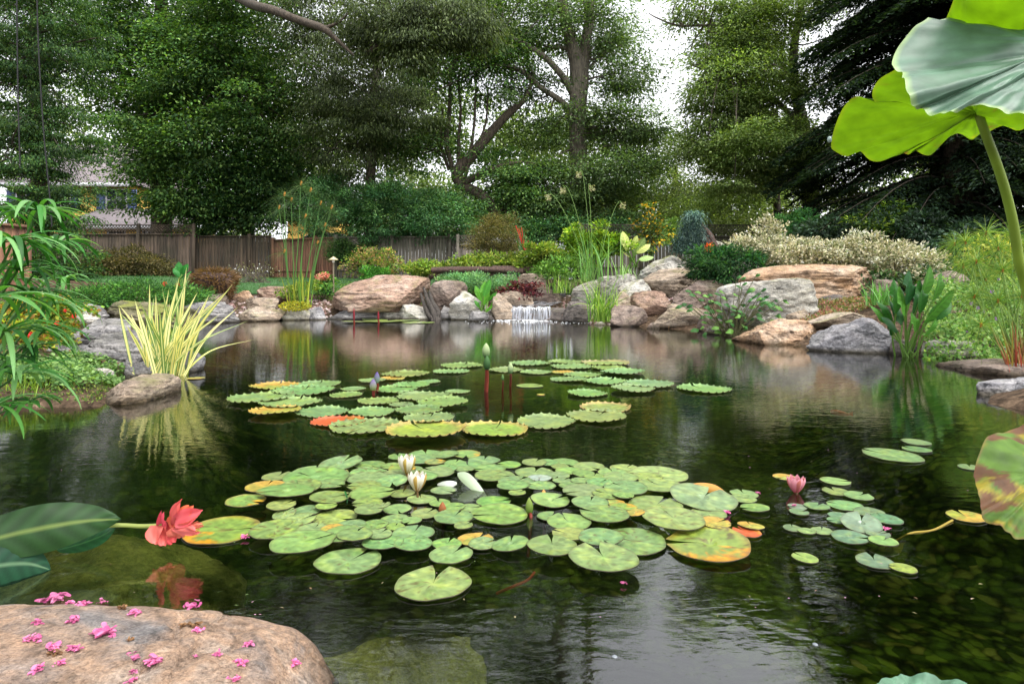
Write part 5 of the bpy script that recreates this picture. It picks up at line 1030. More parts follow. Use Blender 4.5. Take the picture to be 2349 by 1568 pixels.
# shaggy stump, driftwood, log, twigs
def lump(name, label, cat, u0, u1, v0, v1, Y, mat, col, seed, base=None, hair=0, hc=None):
    a = P(u0, v0, Y); b = P(u1, v1, Y); v = rock_shape(seed, 8, .22, .2)*np.array([(b[0]-a[0])/2, (b[0]-a[0])*.35, (a[2]-b[2])/2]); c_ = np.array([(a[0]+b[0])/2, Y, (a[2]+b[2])/2])
    root = thing(name, label, cat, (c_[0], c_[1], b[2])); g = G(); g.add(v+c_, ICO_F, col); g.build('wood', mat, root, smooth=True)
    if hair:
        g = G(); idx = rng.integers(0, len(v), hair); p_ = v[idx]+c_; d = unit(v[idx])+[0, 0, -.5]; g.leaves(p_, d, rng.normal(size=(hair, 3)), .22, .03, np.array(hc)*rng.uniform(.5, 1.4, (hair, 1)), .3); g.build('shaggy_roots', M_blade, root)
lump('stump', 'shaggy brown root ball of an old stump on the left bank', 'stump', 446, 540, 622, 700, 16.6, M_log, (1, 1, 1), 5, hair=1500, hc=lin(110, 84, 56))
g = G(); [g.tube(spline([P(a_, b_, 15.6), P(a_+8, b_+25, 15.55), P(a_+20, b_+50, 15.5), P(c_, 738, 15.45)], 6), np.linspace(.03, .11, 19), (1, 1, 1), 9, wob=.12) for a_, b_, c_ in ((972, 660, 1004), (984, 668, 996), (965, 672, 1008))]
tag(g.build('driftwood', M_drift, loc=P(1000, 738, 15.4), smooth=True), 'twisted dark driftwood between the largest boulder and the pale one', 'driftwood')
g = G(); [g.tube(spline([P(a_, v_, 17.8+.1*i), P((a_+b_)/2, v_-2+3*(i % 2), 17.7+.1*i), P(b_, v2, 17.8+.1*i)], 8), .09, (1, 1, 1), 9, wob=.16) for i, (a_, b_, v_, v2) in enumerate([(990, 1200, 620, 622), (1000, 1150, 630, 628), (1110, 1290, 622, 610), (1130, 1300, 616, 604), (985, 1110, 634, 634)])]
tag(g.build('fallen_log', M_log, loc=P(1140, 625, 17.8), smooth=True), 'long dark rough log lying among the yellow green shrubs', 'log')
tw = thing('twiggy_shrub', 'thin twiggy shrub with small white flowers before the fence', 'plant', P(580, 645, 17.5)); g = G(); r_ = np.random.default_rng(3)
for i in range(60):
    b = P(560+r_.normal(0, 18)+20, 648, 17.5); e = P(r_.uniform(535, 625), r_.uniform(606, 640), 17.5+r_.normal(0, .2)); g.tube([b, (b+e)/2+r_.normal(0, .04, 3), e], .006, lin(130, 110, 80), 4, cap=False)
g.build('stems', M_bark2, tw); g = G(); n = 300; q = P(580, 625, 17.5)+r_.normal(size=(n, 3))*[.45, .2, .13]; g.leaves(q, r_.normal(size=(n, 3)), r_.normal(size=(n, 3)), .05, .03, np.where(r_.random((n, 1)) < .12, lin(220, 220, 225), lin(110, 110, 70))); g.build('foliage', M_leaf, tw)
# weeping blue spruce draped over a stump
sproot = thing('weeping_spruce', 'weeping blue spruce draped over a dark driftwood stump on the bank', 'tree', P(1590, 582, 16.4)); blu = [lin(64, 88, 86), lin(44, 66, 64), lin(110, 134, 128), lin(34, 52, 48)]
g = G(); r_ = np.random.default_rng(9)
for i in range(360):
    s_ = r_.random()**.8; u_ = 1590+r_.normal(0, 1)*(8+9*s_)-14*s_*s_; v_ = 484+92*s_; a = P(u_, v_, 16.4-.25*r_.random()); L_ = .3; K = 5; s = np.linspace(0, 1, K)[:, None]; d = np.array([(u_-1592)*.02+r_.normal(0, .2), -.4, 0]); pts = a+d*s*.3+np.array([0, 0, -1])*s*s*L_+np.array([0, 0, .1])*s
    g.strip(pts, np.linspace(.03, .008, K), (1, .3, 0), blu[r_.integers(0, 4)]*r_.uniform(.6, 1.2), .25)
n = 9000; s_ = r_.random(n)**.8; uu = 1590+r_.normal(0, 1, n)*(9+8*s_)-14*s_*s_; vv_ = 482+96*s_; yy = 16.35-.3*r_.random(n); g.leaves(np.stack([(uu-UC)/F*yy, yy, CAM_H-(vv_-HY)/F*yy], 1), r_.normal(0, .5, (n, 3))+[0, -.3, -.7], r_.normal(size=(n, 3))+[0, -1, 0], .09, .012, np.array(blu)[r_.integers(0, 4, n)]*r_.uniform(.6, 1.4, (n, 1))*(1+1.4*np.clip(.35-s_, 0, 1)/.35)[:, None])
g.build('foliage', M_leaf, sproot)
g = G(); [g.tube(spline([P(a_, b_, 16.6), P((a_+c_)/2+6, (b_+d_)/2, 16.5), P(c_, d_, 16.4)], 6), np.linspace(.04, .12, 13), (1, 1, 1), 8, wob=.15) for a_, b_, c_, d_ in ((1610, 515, 1640, 575), (1612, 530, 1625, 580), (1600, 562, 1650, 570), (1595, 572, 1640, 580), (1600, 500, 1600, 578))]
g.build('stump', M_log, sproot, smooth=True)
shrub('orange_marker', 'small orange leaved plant at the foot of the weeping spruce', 'plant', 1614, 1634, 560, 577, 16.2, [lin(226, 96, 40)], .07, .05, 160, depth=.3, nst=0, seed=80)
# red crocosmia
cr_ = thing('crocosmia', 'spiky plant with thin red flower spikes beside the clipped shrub', 'plant', P(1200, 580, 19.5)); g = G(); blades(g, P(1205, 585, 19.5), 30, .9, .8, .03, [lin(60, 110, 50)], 31, jit=.12); g.build('foliage', M_blade, cr_, smooth=True)
g = G(); [g.tube([P(1205, 580, 19.4), P(u_, v_, 19.4)], .014, lin(200, 60, 44), 5) for u_, v_ in ((1183, 517, ), (1190, 524), (1196, 522), (1212, 552), (1222, 556), (1230, 560))]; g.build('flower_spike', M_petal, cr_)

# ------------------------------------------------------------------ fences, path light, houses, cars
def fence(label, A, B, h, mat, boards=.14, lattice=0, posts=2.4, sag=0, col=(1, 1, 1), zoff=0):
    A = np.array(A, float); B = np.array(B, float); L_ = np.linalg.norm(B-A); d = (B-A)/L_; nrm = np.array([d[1], -d[0]])
    def z0(q): return gz(*(A+d*q))+zoff
    root = thing('wooden_fence', label, 'fence', (A[0], A[1], z0(0))); g = G(); n = int(L_/boards); r = np.random.default_rng(int(L_*10))
    bh = h-(lattice or 0)
    for i in range(n):
        p0 = A+d*(i*boards+.006); p1 = A+d*((i+1)*boards-.006); z = z0(i*boards); c = np.array(col)*r.uniform(.75, 1.15)
        q = [p0, p1, p1+nrm*.02, p0+nrm*.02]; v = [(*x, z-.1) for x in q]+[(*x, z+bh+r.normal(0, .004)) for x in q]
        g.add(v, [[0, 1, 5, 4], [1, 2, 6, 5], [2, 3, 7, 6], [3, 0, 4, 7], [4, 5, 6, 7]], c)
    g.build('board_panel', mat, root)
    for q in np.arange(0, L_+.01, posts):
        g = G(); p = A+d*q; z = z0(min(q, L_)); g.beam((p[0]+nrm[0]*.05, p[1]+nrm[1]*.05, z-.1), (p[0]+nrm[0]*.05, p[1]+nrm[1]*.05, z+h+.08), .12, .12, np.array(col)*.95, (d[0], d[1], 0)); g.build('post', mat, root)
    g = G()
    for zz in (.35, bh-.05):
        a = A+nrm*.035; b = B+nrm*.035; g.beam((*a, z0(0)+zz), (*b, z0(L_)+zz), .09 if zz > 1 else .07, .04, np.array(col)*.9)
    g.build('rail', mat, root)
    if lattice:
        g = G(); st = .13; za, zb = z0(0)+bh+.02, z0(L_)+bh+.02
        for i in np.arange(-lattice, L_, st):
            a0, a1 = max(i, 0), min(i+lattice, L_); zA = za+(a0-i); zB = za+(a1-i)
            for s_ in (0, 1):
                pa, pb = A+d*a0+nrm*(.012*s_), A+d*a1+nrm*(.012*s_)
                if s_: g.beam((*pa, za+lattice-(a0-i)), (*pb, za+lattice-(a1-i)), .008, .03, col)
                else: g.beam((*pa, zA), (*pb, zB), .008, .03, col)
        g.beam((*A, za+lattice), (*B, zb+lattice), .05, .05, col); g.build('lattice', mat, root)
    return root
def XY(u, Y): return ((u-UC)/F*Y, Y)
fence('weathered brown fence with lattice top at far left', XY(-60, 27), XY(448, 27), 2.35, M_fence, lattice=.33)
fence('dark stained board fence left of the reddish panel', XY(448, 27.3), XY(628, 27.3), 1.95, M_fence, col=(.75, .72, .66))
fence('reddish cedar board fence behind the papyrus', XY(628, 27.0), XY(772, 25.5), 1.75, M_fence_red)
fence('pale grey board fence behind the azalea', XY(772, 25.5), XY(1130, 24.5), 1.75, M_fence_grey)
fence('grey fence with lattice top behind the clipped shrub', XY(1050, 24.2), XY(1200, 24.4), 1.75, M_fence_grey, lattice=.3)
fence('greenish grey lattice topped fence behind the central bank', XY(1330, 24.4), XY(1760, 24.4), 2.0, M_fence_grey, lattice=.4, col=(.7, .75, .6), zoff=.1)
fence('orange brown fence piece at the left edge behind the umbrella plant', XY(-60, 14), XY(75, 15), 1.6, M_fence_red)
# path lights
def plight(u, v0, v1, Y, label):
    top = P(u, v0, Y); bot = P(u, v1, Y); root = thing('path_light', label, 'garden light', bot); g = G(); g.tube([bot-[0, 0, .1], top-[0, 0, .08]], .022, lin(120, 110, 90), 8); g.build('pole', M_plain, root)
    g = G(); a = np.linspace(0, 2*np.pi, 17)[:-1]; R_ = .13
    g.tube([top-[0, 0, .1], top-[0, 0, .085], top-[0, 0, .02], top], [R_, R_, .03, .012], lin(190, 176, 140), 16); g.build('lamp_shade', M_plain, root); g = G(); g.tube([top-[0, 0, .17], top-[0, 0, .1]], .035, lin(200, 200, 190), 10); g.build('lens', M_plain, root)
plight(765, 588, 662, 17.5, 'mushroom shaped path light on a post before the reddish fence')
plight(98, 668, 760, 8.5, 'tan path light cap showing behind the umbrella plant')
def roof_mat():
    m, t, o = nm('shingle_roof'); tc = N(t, 'TexCoord'); b = N(t, 'TexBrick'); b.inputs['Scale'].default_value = 3.0; t.links.new(tc.outputs['Object'], b.inputs[0])
    b.inputs['Color1'].default_value = (.16, .14, .15, 1); b.inputs['Color2'].default_value = (.24, .21, .22, 1); b.inputs['Mortar'].default_value = (.1, .09, .1, 1)
    g = N(t, 'TexNoise', Scale=8.0, Detail=4.0); t.links.new(tc.outputs['Object'], g.inputs[0]); p = N(t, 'BsdfPrincipled', Roughness=.9); t.links.new(mix(t, b.outputs[0], ramp(t, g.outputs[0], [(.3, (.8, .8, .8)), (.7, (1.3, 1.25, 1.2))]), 1, 'MULTIPLY'), p.inputs['Base Color']); t.links.new(p.outputs[0], o.inputs[0]); return m
M_roof = roof_mat()
def siding():
    m, t, o = nm('yellow_siding'); geo = N(t, 'NewGeometry'); s = N(t, 'SeparateXYZ'); t.links.new(geo.outputs[0], s.inputs[0]); q = N(t, 'Math', operation='FRACT'); q2 = N(t, 'Math', operation='MULTIPLY'); q2.inputs[1].default_value = 7.0; t.links.new(s.outputs[2], q2.inputs[0]); t.links.new(q2.outputs[0], q.inputs[0])
    p = N(t, 'BsdfPrincipled', Roughness=.7); t.links.new(ramp(t, q.outputs[0], [(.0, (.5, .3, .06)), (.12, (.66, .42, .09))]), p.inputs['Base Color']); b = N(t, 'Bump', Strength=.6, Distance=.02); t.links.new(q.outputs[0], b.inputs['Height']); t.links.new(b.outputs[0], p.inputs['Normal']); t.links.new(p.outputs[0], o.inputs[0]); return m
M_yel = siding()
hs_ = thing('house', 'yellow two storey house with grey roof and blue shutters behind the left fence', 'house', (-28, 42, 1.2)); Yh = 42.0
def hp(u, v, Y=Yh): return P(u, v, Y)
wht, blue = lin(190, 190, 195), lin(84, 98, 140)
g = G(); a, b = hp(20, 424), hp(300, 650); g.box((a[0], Yh, b[2]-1.5), (b[0], Yh+8, a[2]), (1, 1, 1)); wall = g.build('wall', M_yel, hs_)
g = G(); x0, x1 = a[0]-.4, b[0]+.4; zt = a[2]; yr = Yh+4
for s_ in (0, 1):
    ye = Yh-.6 if not s_ else Yh+8.6; q = [(x0, ye, zt-.1), (x1, ye, zt-.1), (x1-1.2, yr, zt+3.4), (x0+1.2, yr, zt+3.4)]; g.add(q+[(x, y, z+.18) for x, y, z in q], [[0, 1, 2, 3], [4, 5, 6, 7], [0, 1, 5, 4], [1, 2, 6, 5], [3, 0, 4, 7]], (1, 1, 1))
g.add([(x0, Yh-.6, zt), (x0, Yh+8.6, zt), (x0+1.2, yr, zt+3.4)], [[0, 1, 2]], (1, 1, 1)); g.add([(x1, Yh-.6, zt), (x1, Yh+8.6, zt), (x1-1.2, yr, zt+3.4)], [[0, 1, 2]], (1, 1, 1)); rf = g.build('roof', M_roof, hs_)
g = G(); g.box((x0, Yh-.78, zt-.22), (x1, Yh-.62, zt+.02), wht); g.build('gutter', M_plain, hs_)
def window(u0, u1, v0, v1, Y, shut=True):
    a, b = P(u0, v0, Y-.02), P(u1, v1, Y-.02); g = G(); t_ = .09
    g.box((a[0]-t_, Y-.08, b[2]-t_), (b[0]+t_, Y-.004, b[2]), wht); g.box((a[0]-t_, Y-.08, a[2]), (b[0]+t_, Y-.004, a[2]+t_), wht); g.box((a[0]-t_, Y-.078, b[2]), (a[0], Y-.004, a[2]), wht); g.box((b[0], Y-.078, b[2]), (b[0]+t_, Y-.004, a[2]), wht)
    mx = (a[0]+b[0])/2; mz = (a[2]+b[2])/2; g.box((mx-.03, Y-.06, b[2]), (mx+.03, Y-.03, a[2]), wht); g.box((a[0], Y-.058, mz-.03), (b[0], Y-.032, mz+.03), wht); w_ = g.build('window', M_plain, hs_)
    g = G(); g.box((a[0], Y-.028, b[2]), (b[0], Y-.01, a[2]), lin(40, 50, 60)); g.build('pane', M_car, w_)
    if shut:
        for s_ in (-1, 1):
            g = G(); xs = (a[0]-t_-.62, a[0]-t_-.02) if s_ < 0 else (b[0]+t_+.02, b[0]+t_+.62); g.box((xs[0], Y-.07, b[2]-.05), (xs[1], Y-.005, a[2]+.05), blue)
            [g.box((xs[0]+.06, Y-.085, z_), (xs[1]-.06, Y-.072, z_+.05), blue*1.2) for z_ in np.arange(b[2]+.05, a[2]-.05, .12)]; g.build('shutter', M_plain, hs_)
window(246, 290, 436, 482, Yh); window(120, 160, 436, 482, Yh); window(40, 80, 436, 482, Yh)
# single storey wing with lean-to roof in front
Yw = 38.5; a, b = P(150, 520, Yw), P(430, 650, Yw); g = G(); g.box((a[0], Yw, b[2]-1.2), (b[0], Yh-.01, a[2]), (1, 1, 1)); g.build('wall', M_yel, hs_)
g = G(); q = [(a[0]-.3, Yw-.5, a[2]-.05), (b[0]+.4, Yw-.5, a[2]-.05), (b[0]+.1, Yh-.02, P(0, 484, Yh)[2]), (a[0]-.1, Yh-.02, P(0, 484, Yh)[2])]; g.add(q+[(x, y, z+.15) for x, y, z in q], [[0, 1, 2, 3], [4, 5, 6, 7], [0, 1, 5, 4], [1, 2, 6, 5], [3, 0, 4, 7]], (1.2, 1.2, 1.2)); g.build('roof', M_roof, hs_)
g = G(); g.box((a[0]-.35, Yw-.7, a[2]-.2), (b[0]+.45, Yw-.52, a[2]+.02), wht); g.build('gutter', M_plain, hs_)
window(250, 286, 530, 556, Yw, False); window(330, 350, 530, 556, Yw, False); g = G(); g.box((P(340, 0, Yw)[0]-.08, Yw-.2, 0), (P(340, 0, Yw)[0]+.08, Yw-.06, a[2]), wht); g.build('downpipe', M_plain, hs_)
h2 = thing('house', 'second yellow house glimpsed behind the papyrus heads', 'house', (P(720, 0, 44)[0], 44, 1)); a, b = P(660, 505, 44), P(770, 650, 44); g = G(); g.box((a[0], 44, b[2]-1), (b[0], 50, a[2]), (1, 1, 1)); g.build('wall', M_yel, h2)
g = G(); q = [(a[0]-.4, 43.5, a[2]), (b[0]+.4, 43.5, a[2]), (b[0], 47, a[2]+2), (a[0], 47, a[2]+2)]; g.add(q+[(x, y, z+.15) for x, y, z in q], [[0, 1, 2, 3], [4, 5, 6, 7], [0, 1, 5, 4]], (1, 1, 1)); g.build('roof', M_roof, h2)
def car(u, Y, zg, col, label, L_=4.4, hgt=1.5):
    x = (u-UC)/F*Y; root = thing('parked_car', label, 'car', (x, Y, zg), 'cars parked behind the fence'); prof = [(-.5, .22), (-.5, .5), (-.46, .6), (-.26, .66), (-.14, .93), (-.04, 1.0), (.2, 1.0), (.34, .9), (.44, .66), (.5, .58), (.5, .22)]
    pr_ = np.array([(x+p[0]*L_, zg+p[1]*hgt) for p in prof]); n = len(pr_); g = G(); w = .87
    lay = [(-w, .0), (-w*.97, .0), (w*.97, 0), (w, 0)]; V = []
    for yy_, sc in ((-w, .9), (-w*.86, 1), (w*.86, 1), (w, .9)):
        ins = np.where(pr_[:, 1] > zg+.66*hgt, sc, 1)[:, None]; c_ = np.array([x, zg+.5]); q = c_+(pr_-c_)*[1, 1]*np.where(ins < 1, .97, 1); V += [(p[0], Y+yy_*(1 if p[1] < zg+.67*hgt else .86), p[1]) for p in q]
    f = [[k_*n+i, k_*n+(i+1) % n, (k_+1)*n+(i+1) % n, (k_+1)*n+i] for k_ in range(3) for i in range(n)]; g.add(V, f, col); g.f3.append(np.array([[0, i, i+1] for i in range(1, n-1)]+[[3*n, 3*n+i+1, 3*n+i] for i in range(1, n-1)])); g.build('body', M_car, root)
    g = G(); g.add([(x+a_*L_, Y-w*.89, zg+b_*hgt) for a_, b_ in ((-.22, .69), (.36, .69), (.26, .92), (-.1, .92))], [[0, 1, 2, 3]], lin(40, 46, 54)); g.build('window', M_car, root)
    for wx_ in (-.3, .3):
        g = G(); g.tube([(x+wx_*L_, Y-w-.02, zg+.32), (x+wx_*L_, Y-w+.2, zg+.32)], .32, lin(30, 30, 32), 18); wh = g.build('wheel', M_plain, root); g = G(); g.tube([(x+wx_*L_, Y-w-.035, zg+.32), (x+wx_*L_, Y-w-.021, zg+.32)], .19, lin(150, 150, 155), 12); g.build('rim', M_plain, wh)
car(500, 34, 1.9, lin(170, 186, 180), 'pale green grey car behind the fence, leftmost of three'); car(585, 35, 1.95, lin(215, 218, 222), 'white car behind the fence, between two tree trunks'); car(650, 34, 1.9, lin(190, 196, 205), 'silver car behind the fence left of the papyrus'); car(742, 31, 2.0, lin(205, 210, 220), 'white car roof just above the reddish fence')

# ------------------------------------------------------------------ trees
def limb(g, pts, col=(1, 1, 1), sides=9, n=7, wob=.05):
    """pts: (u, v, Y, radius in view units)"""
    w = np.array([[*P(u, v, Y), r/F*Y] for u, v, Y, r in pts]); s = spline(w, n); g.tube(s[:, :3]+.04*fbm(s[:, :3]*1.2, 2)[:, None], np.maximum(s[:, 3], .008), np.array(col, float), sides, cap=False, wob=wob); return s
def tree(name, label, base, limbs, crown, col, L, Wd, seed, barkm=None, mat=None, cat='tree', group=None, cr=.75, shell=.9, droop=.35, nbr=.5, twig=.012, cvar=.36, var=.16):
    """limbs: list of lists of (u,v,Y,r); crown: list of (u,v,ru,rv,Y,rd,leaves)"""
    b = P(*base) if len(base) == 3 else base; root = thing(name, label, cat, b, group); joints = []
    for i, l_ in enumerate(limbs):
        g = G(); s = limb(g, l_, sides=12 if i == 0 else 8); joints.append(s[:, :3]); g.build('trunk' if i == 0 else 'branch', barkm or M_bark, root, smooth=True)
    J_ = np.concatenate(joints) if joints else np.array([b]); g = G(); gt = G(); r = np.random.default_rng(seed); used = 0
    for k_, (u, v, ru, rv, Y, rd, n) in enumerate(crown):
        c_ = P(u, v, Y); rad = np.array([ru/F*Y, rd, rv/F*Y]); ncl = max(6, int(n/300)); cs = 1.35*cr*Y/25
        q = unit(r.normal(size=(ncl, 3)))*(r.random((ncl, 1))**(.33*shell+.05))*np.clip(r.normal(1, .15, (ncl, 1)), .7, 1.4); cc = c_+q*rad; ci = r.integers(0, ncl, n); sz = r.uniform(.55, 1.35, (ncl, 1))
        loc = r.normal(size=(n, 3))*.5; loc /= np.maximum(1, np.linalg.norm(loc, axis=1, keepdims=True)/1.15); p = cc[ci]+loc*np.array([1, 1, .27])*cs*sz[ci]-np.array([0, 0, .18])*cs*sz[ci]*np.linalg.norm(loc[:, :2], axis=1, keepdims=True)**2
        out = unit(loc*[1, 1, .1]+q[ci]*.3); d = out+r.normal(0, .4, (n, 3)); d[:, 2] -= droop; nn = np.array([0, 0, .9])+r.normal(0, .45, (n, 3))
        cl = np.asarray(col); c2 = cl[r.integers(0, len(cl), n)]*np.clip(1+cvar*r.normal(size=(ncl, 1)), .5, 1.7)[ci]*np.exp(r.normal(0, var, (n, 1)))
        g.leaves(p, d, nn, L*r.uniform(.55, 1.25, n), Wd*r.uniform(.6, 1.2, n), np.clip(c2, .003, .8), .12)
        for m_ in range(ncl):
            if r.random() < nbr:
                j = J_[np.argmin(((J_-cc[m_])**2).sum(1)+r.random(len(J_))*4)]
                if np.linalg.norm(j-cc[m_]) < 9: gt.tube(spline([j, (j+cc[m_])/2+r.normal(0, .25, 3)+[0, 0, .25], cc[m_]], 3), np.linspace(twig*4, twig, 7), (1, 1, 1), 4, cap=False); used += 1
    g.build('crown', mat or M_leaf, root)
    if used > 60 and name != 'background_tree': gt.build('twigs', barkm or M_bark, root)
    return root
BR = 1.45
mid_g = [BR*q for q in [lin(68, 98, 50), lin(54, 82, 42), lin(92, 116, 60), lin(46, 70, 42)]]
dark_g = [BR*q for q in [lin(54, 82, 42), lin(40, 66, 34), lin(72, 94, 46), lin(34, 56, 34)]]
lite_g = [BR*.82*q for q in [lin(112, 132, 76), lin(132, 150, 90), lin(92, 114, 62), lin(80, 102, 54)]]
gray_g = [BR*q for q in [lin(70, 104, 66), lin(54, 88, 54), lin(90, 122, 80), lin(44, 74, 46)]]
con_g = [lin(38, 56, 40), lin(28, 44, 32), lin(54, 74, 48), lin(32, 48, 38)]
# left dark cedar
tree('cedar_tree', 'dark drooping cedar at the left edge hanging over the fence', (95, 655, 20.5), [[(95, 680, 20.5, 22), (92, 500, 20.5, 18), (85, 250, 20.5, 14), (80, -50, 20.5, 9), (78, -300, 20.5, 5)]],
     [(80, 120, 140, 150, 20.5, 2.0, 27000), (90, 330, 110, 110, 20, 2.0, 21000), (20, 80, 120, 160, 22, 2.0, 14000), (108, 470, 88, 75, 19.6, 1.6, 13000), (-40, 300, 120, 260, 20, 2, 11000), (60, -80, 170, 180, 20.5, 2.4, 14000), (170, 60, 70, 60, 20.4, 1.2, 3000)], dark_g, .10, .04, 1, cr=.6, droop=.9, shell=1.1)
# left-centre oak
tree('oak_tree', 'large dark tree with a thick trunk behind the fence right of the yellow house', (372, 600, 30), [[(373, 640, 30, 24), (372, 500, 30, 22), (368, 380, 30, 21), (360, 240, 30, 18), (370, 60, 30, 14), (380, -200, 30, 9)],
     [(368, 330, 30, 12), (420, 270, 29, 10), (500, 240, 28, 7), (560, 200, 27, 4)], [(365, 290, 30, 10), (310, 200, 30, 8), (250, 120, 30, 5)], [(372, 180, 30, 10), (450, 90, 29, 7), (520, 40, 28, 5)],
     [(380, -190, 30, 9), (480, -60, 26, 12), (560, 2, 24, 11), (620, 22, 22, 10), (690, 48, 21.5, 9), (742, 66, 21, 8.5), (765, 85, 21, 6), (790, 108, 21, 4), (812, 128, 21, 2)], [(742, 66, 21, 5), (775, 52, 21, 3), (800, 30, 21, 2)]],
     [(360, 40, 190, 120, 29.5, 3.5, 26000), (250, 130, 90, 80, 29, 2.5, 9000), (300, 260, 90, 70, 28.5, 2.2, 9000), (430, 190, 130, 110, 28.5, 3, 20000), (560, 130, 110, 110, 28, 2.6, 16000), (470, 330, 130, 70, 28, 2.4, 15000), (345, 370, 70, 45, 28, 1.6, 6000), (430, 440, 80, 50, 27.6, 1.6, 7500),
      (560, 30, 150, 70, 27, 2.6, 10000), (400, -180, 260, 150, 30, 4, 14000), (180, 20, 70, 90, 29, 2, 3200), (316, 455, 26, 42, 28, 1, 1100), (640, 240, 110, 110, 27.6, 2.5, 15000)], mid_g, .17, .10, 2, cr=.95, nbr=.35)
tree('maple_tree', 'smaller dark tree with low boughs above the parked cars', (570, 600, 30.5), [[(572, 640, 30.5, 15), (570, 520, 30.5, 14), (560, 430, 30.5, 12), (540, 330, 30, 9)], [(566, 470, 30.5, 7), (600, 420, 30, 5), (650, 380, 30, 3)], [(560, 430, 30.5, 6), (510, 390, 30, 4)]],
     [(560, 410, 110, 75, 29, 2, 14000), (530, 480, 90, 45, 28.6, 1.6, 8000), (640, 400, 90, 70, 28.4, 2, 11000), (480, 515, 50, 22, 28.4, 1, 2500), (620, 490, 60, 35, 28.4, 1.2, 4500), (720, 440, 70, 60, 29, 1.5, 7000)], dark_g, .15, .09, 3, nbr=.3)
# right of it: rhododendron like mass and yew hedge
for i, (u0, u1, v0, v1, Y, n) in enumerate([(690, 850, 400, 560, 26.5, 13000), (800, 960, 410, 560, 25.5, 15000), (915, 1105, 440, 568, 25.2, 15000)]):
    shrub('evergreen_shrub', ['tall grey green evergreen shrub behind the papyrus heads', 'tall glossy evergreen shrub in the middle of its group', 'broad glossy evergreen shrub left of the clipped brown one'][i], 'shrub', u0, u1, v0, v1, Y, gray_g, .13, .045, n, depth=3, clump=150, cr=.42, seed=90+i, group='tall evergreen shrubs behind the grey fence', shell=.5, mat=M_leaf, cvar=.3)
for i, (u0, u1, v0, v1, Y) in enumerate([(755, 870, 540, 600, 25.0), (850, 1075, 532, 572, 25.9)]):
    shrub('yew_hedge', ['weeping dark green shrub over the join of the fences', 'clipped dark green hedge showing over the grey fence'][i], 'hedge', u0, u1, v0, v1, Y, dark_g, .09, .03, 9000, depth=1.2, clump=150, cr=.3, seed=95+i, lobes=3, shell=.5)
shrub('brown_green_shrub', 'dark brownish green shrub before the lattice fence at left', 'shrub', 205, 372, 545, 652, 23, [lin(84, 80, 50), lin(66, 66, 40), lin(104, 94, 62)], .1, .045, 14000, depth=2.2, clump=140, cr=.35, seed=97, lobes=2)
shrub('dark_green_shrub', 'dark green shrub half hidden behind the umbrella plant', 'shrub', -20, 190, 500, 690, 19, dark_g, .1, .05, 12000, depth=2, clump=100, cr=.35, seed=98, lobes=2)
# leaning multi-stem tree
tree('leaning_tree', 'leaning many stemmed tree with dark limbs fanning out in the middle', (1160, 560, 26.6), [[(1172, 585, 26.6, 10), (1150, 510, 26.6, 11), (1112, 455, 27, 12), (1062, 425, 27.5, 13), (1050, 395, 27.5, 14), (1080, 360, 27.5, 13), (1120, 310, 27.5, 11), (1165, 262, 27.5, 9), (1205, 225, 27.5, 6), (1225, 170, 27.5, 3)],
     [(1062, 420, 27.4, 9), (1095, 405, 27.2, 8), (1150, 382, 27, 6), (1200, 370, 27, 3)], [(1065, 415, 27.4, 5), (1080, 350, 27.3, 4), (1088, 280, 27.3, 3), (1092, 190, 27.3, 2)], [(1050, 405, 27.6, 4), (1052, 330, 27.6, 4), (1056, 250, 27.6, 3), (1050, 180, 27.6, 2)],
     [(1040, 395, 27.8, 5), (1024, 330, 27.8, 6), (1030, 260, 27.8, 5), (1035, 170, 27.8, 3)], [(1030, 390, 27.9, 4), (1012, 330, 27.9, 3.5), (1015, 250, 27.9, 3)], [(1090, 345, 27.4, 3), (1115, 280, 27.4, 2.5), (1120, 200, 27.4, 2)]],
     [(1010, 160, 140, 70, 28, 2.2, 9000), (1140, 150, 110, 60, 28, 2, 6500), (1080, 60, 150, 80, 28, 2.4, 10000), (960, 330, 90, 70, 28, 2, 8000), (1120, 340, 70, 28, 28, 1.4, 1700), (1180, 400, 90, 35, 27.4, 1.6, 5500), (1060, 470, 80, 36, 27.6, 1.4, 3500), (1080, 235, 90, 30, 28.2, 1.5, 1500), (1200, 460, 80, 40, 27, 1.4, 5500)], mid_g, .15, .075, 4, cr=.85, nbr=.35)
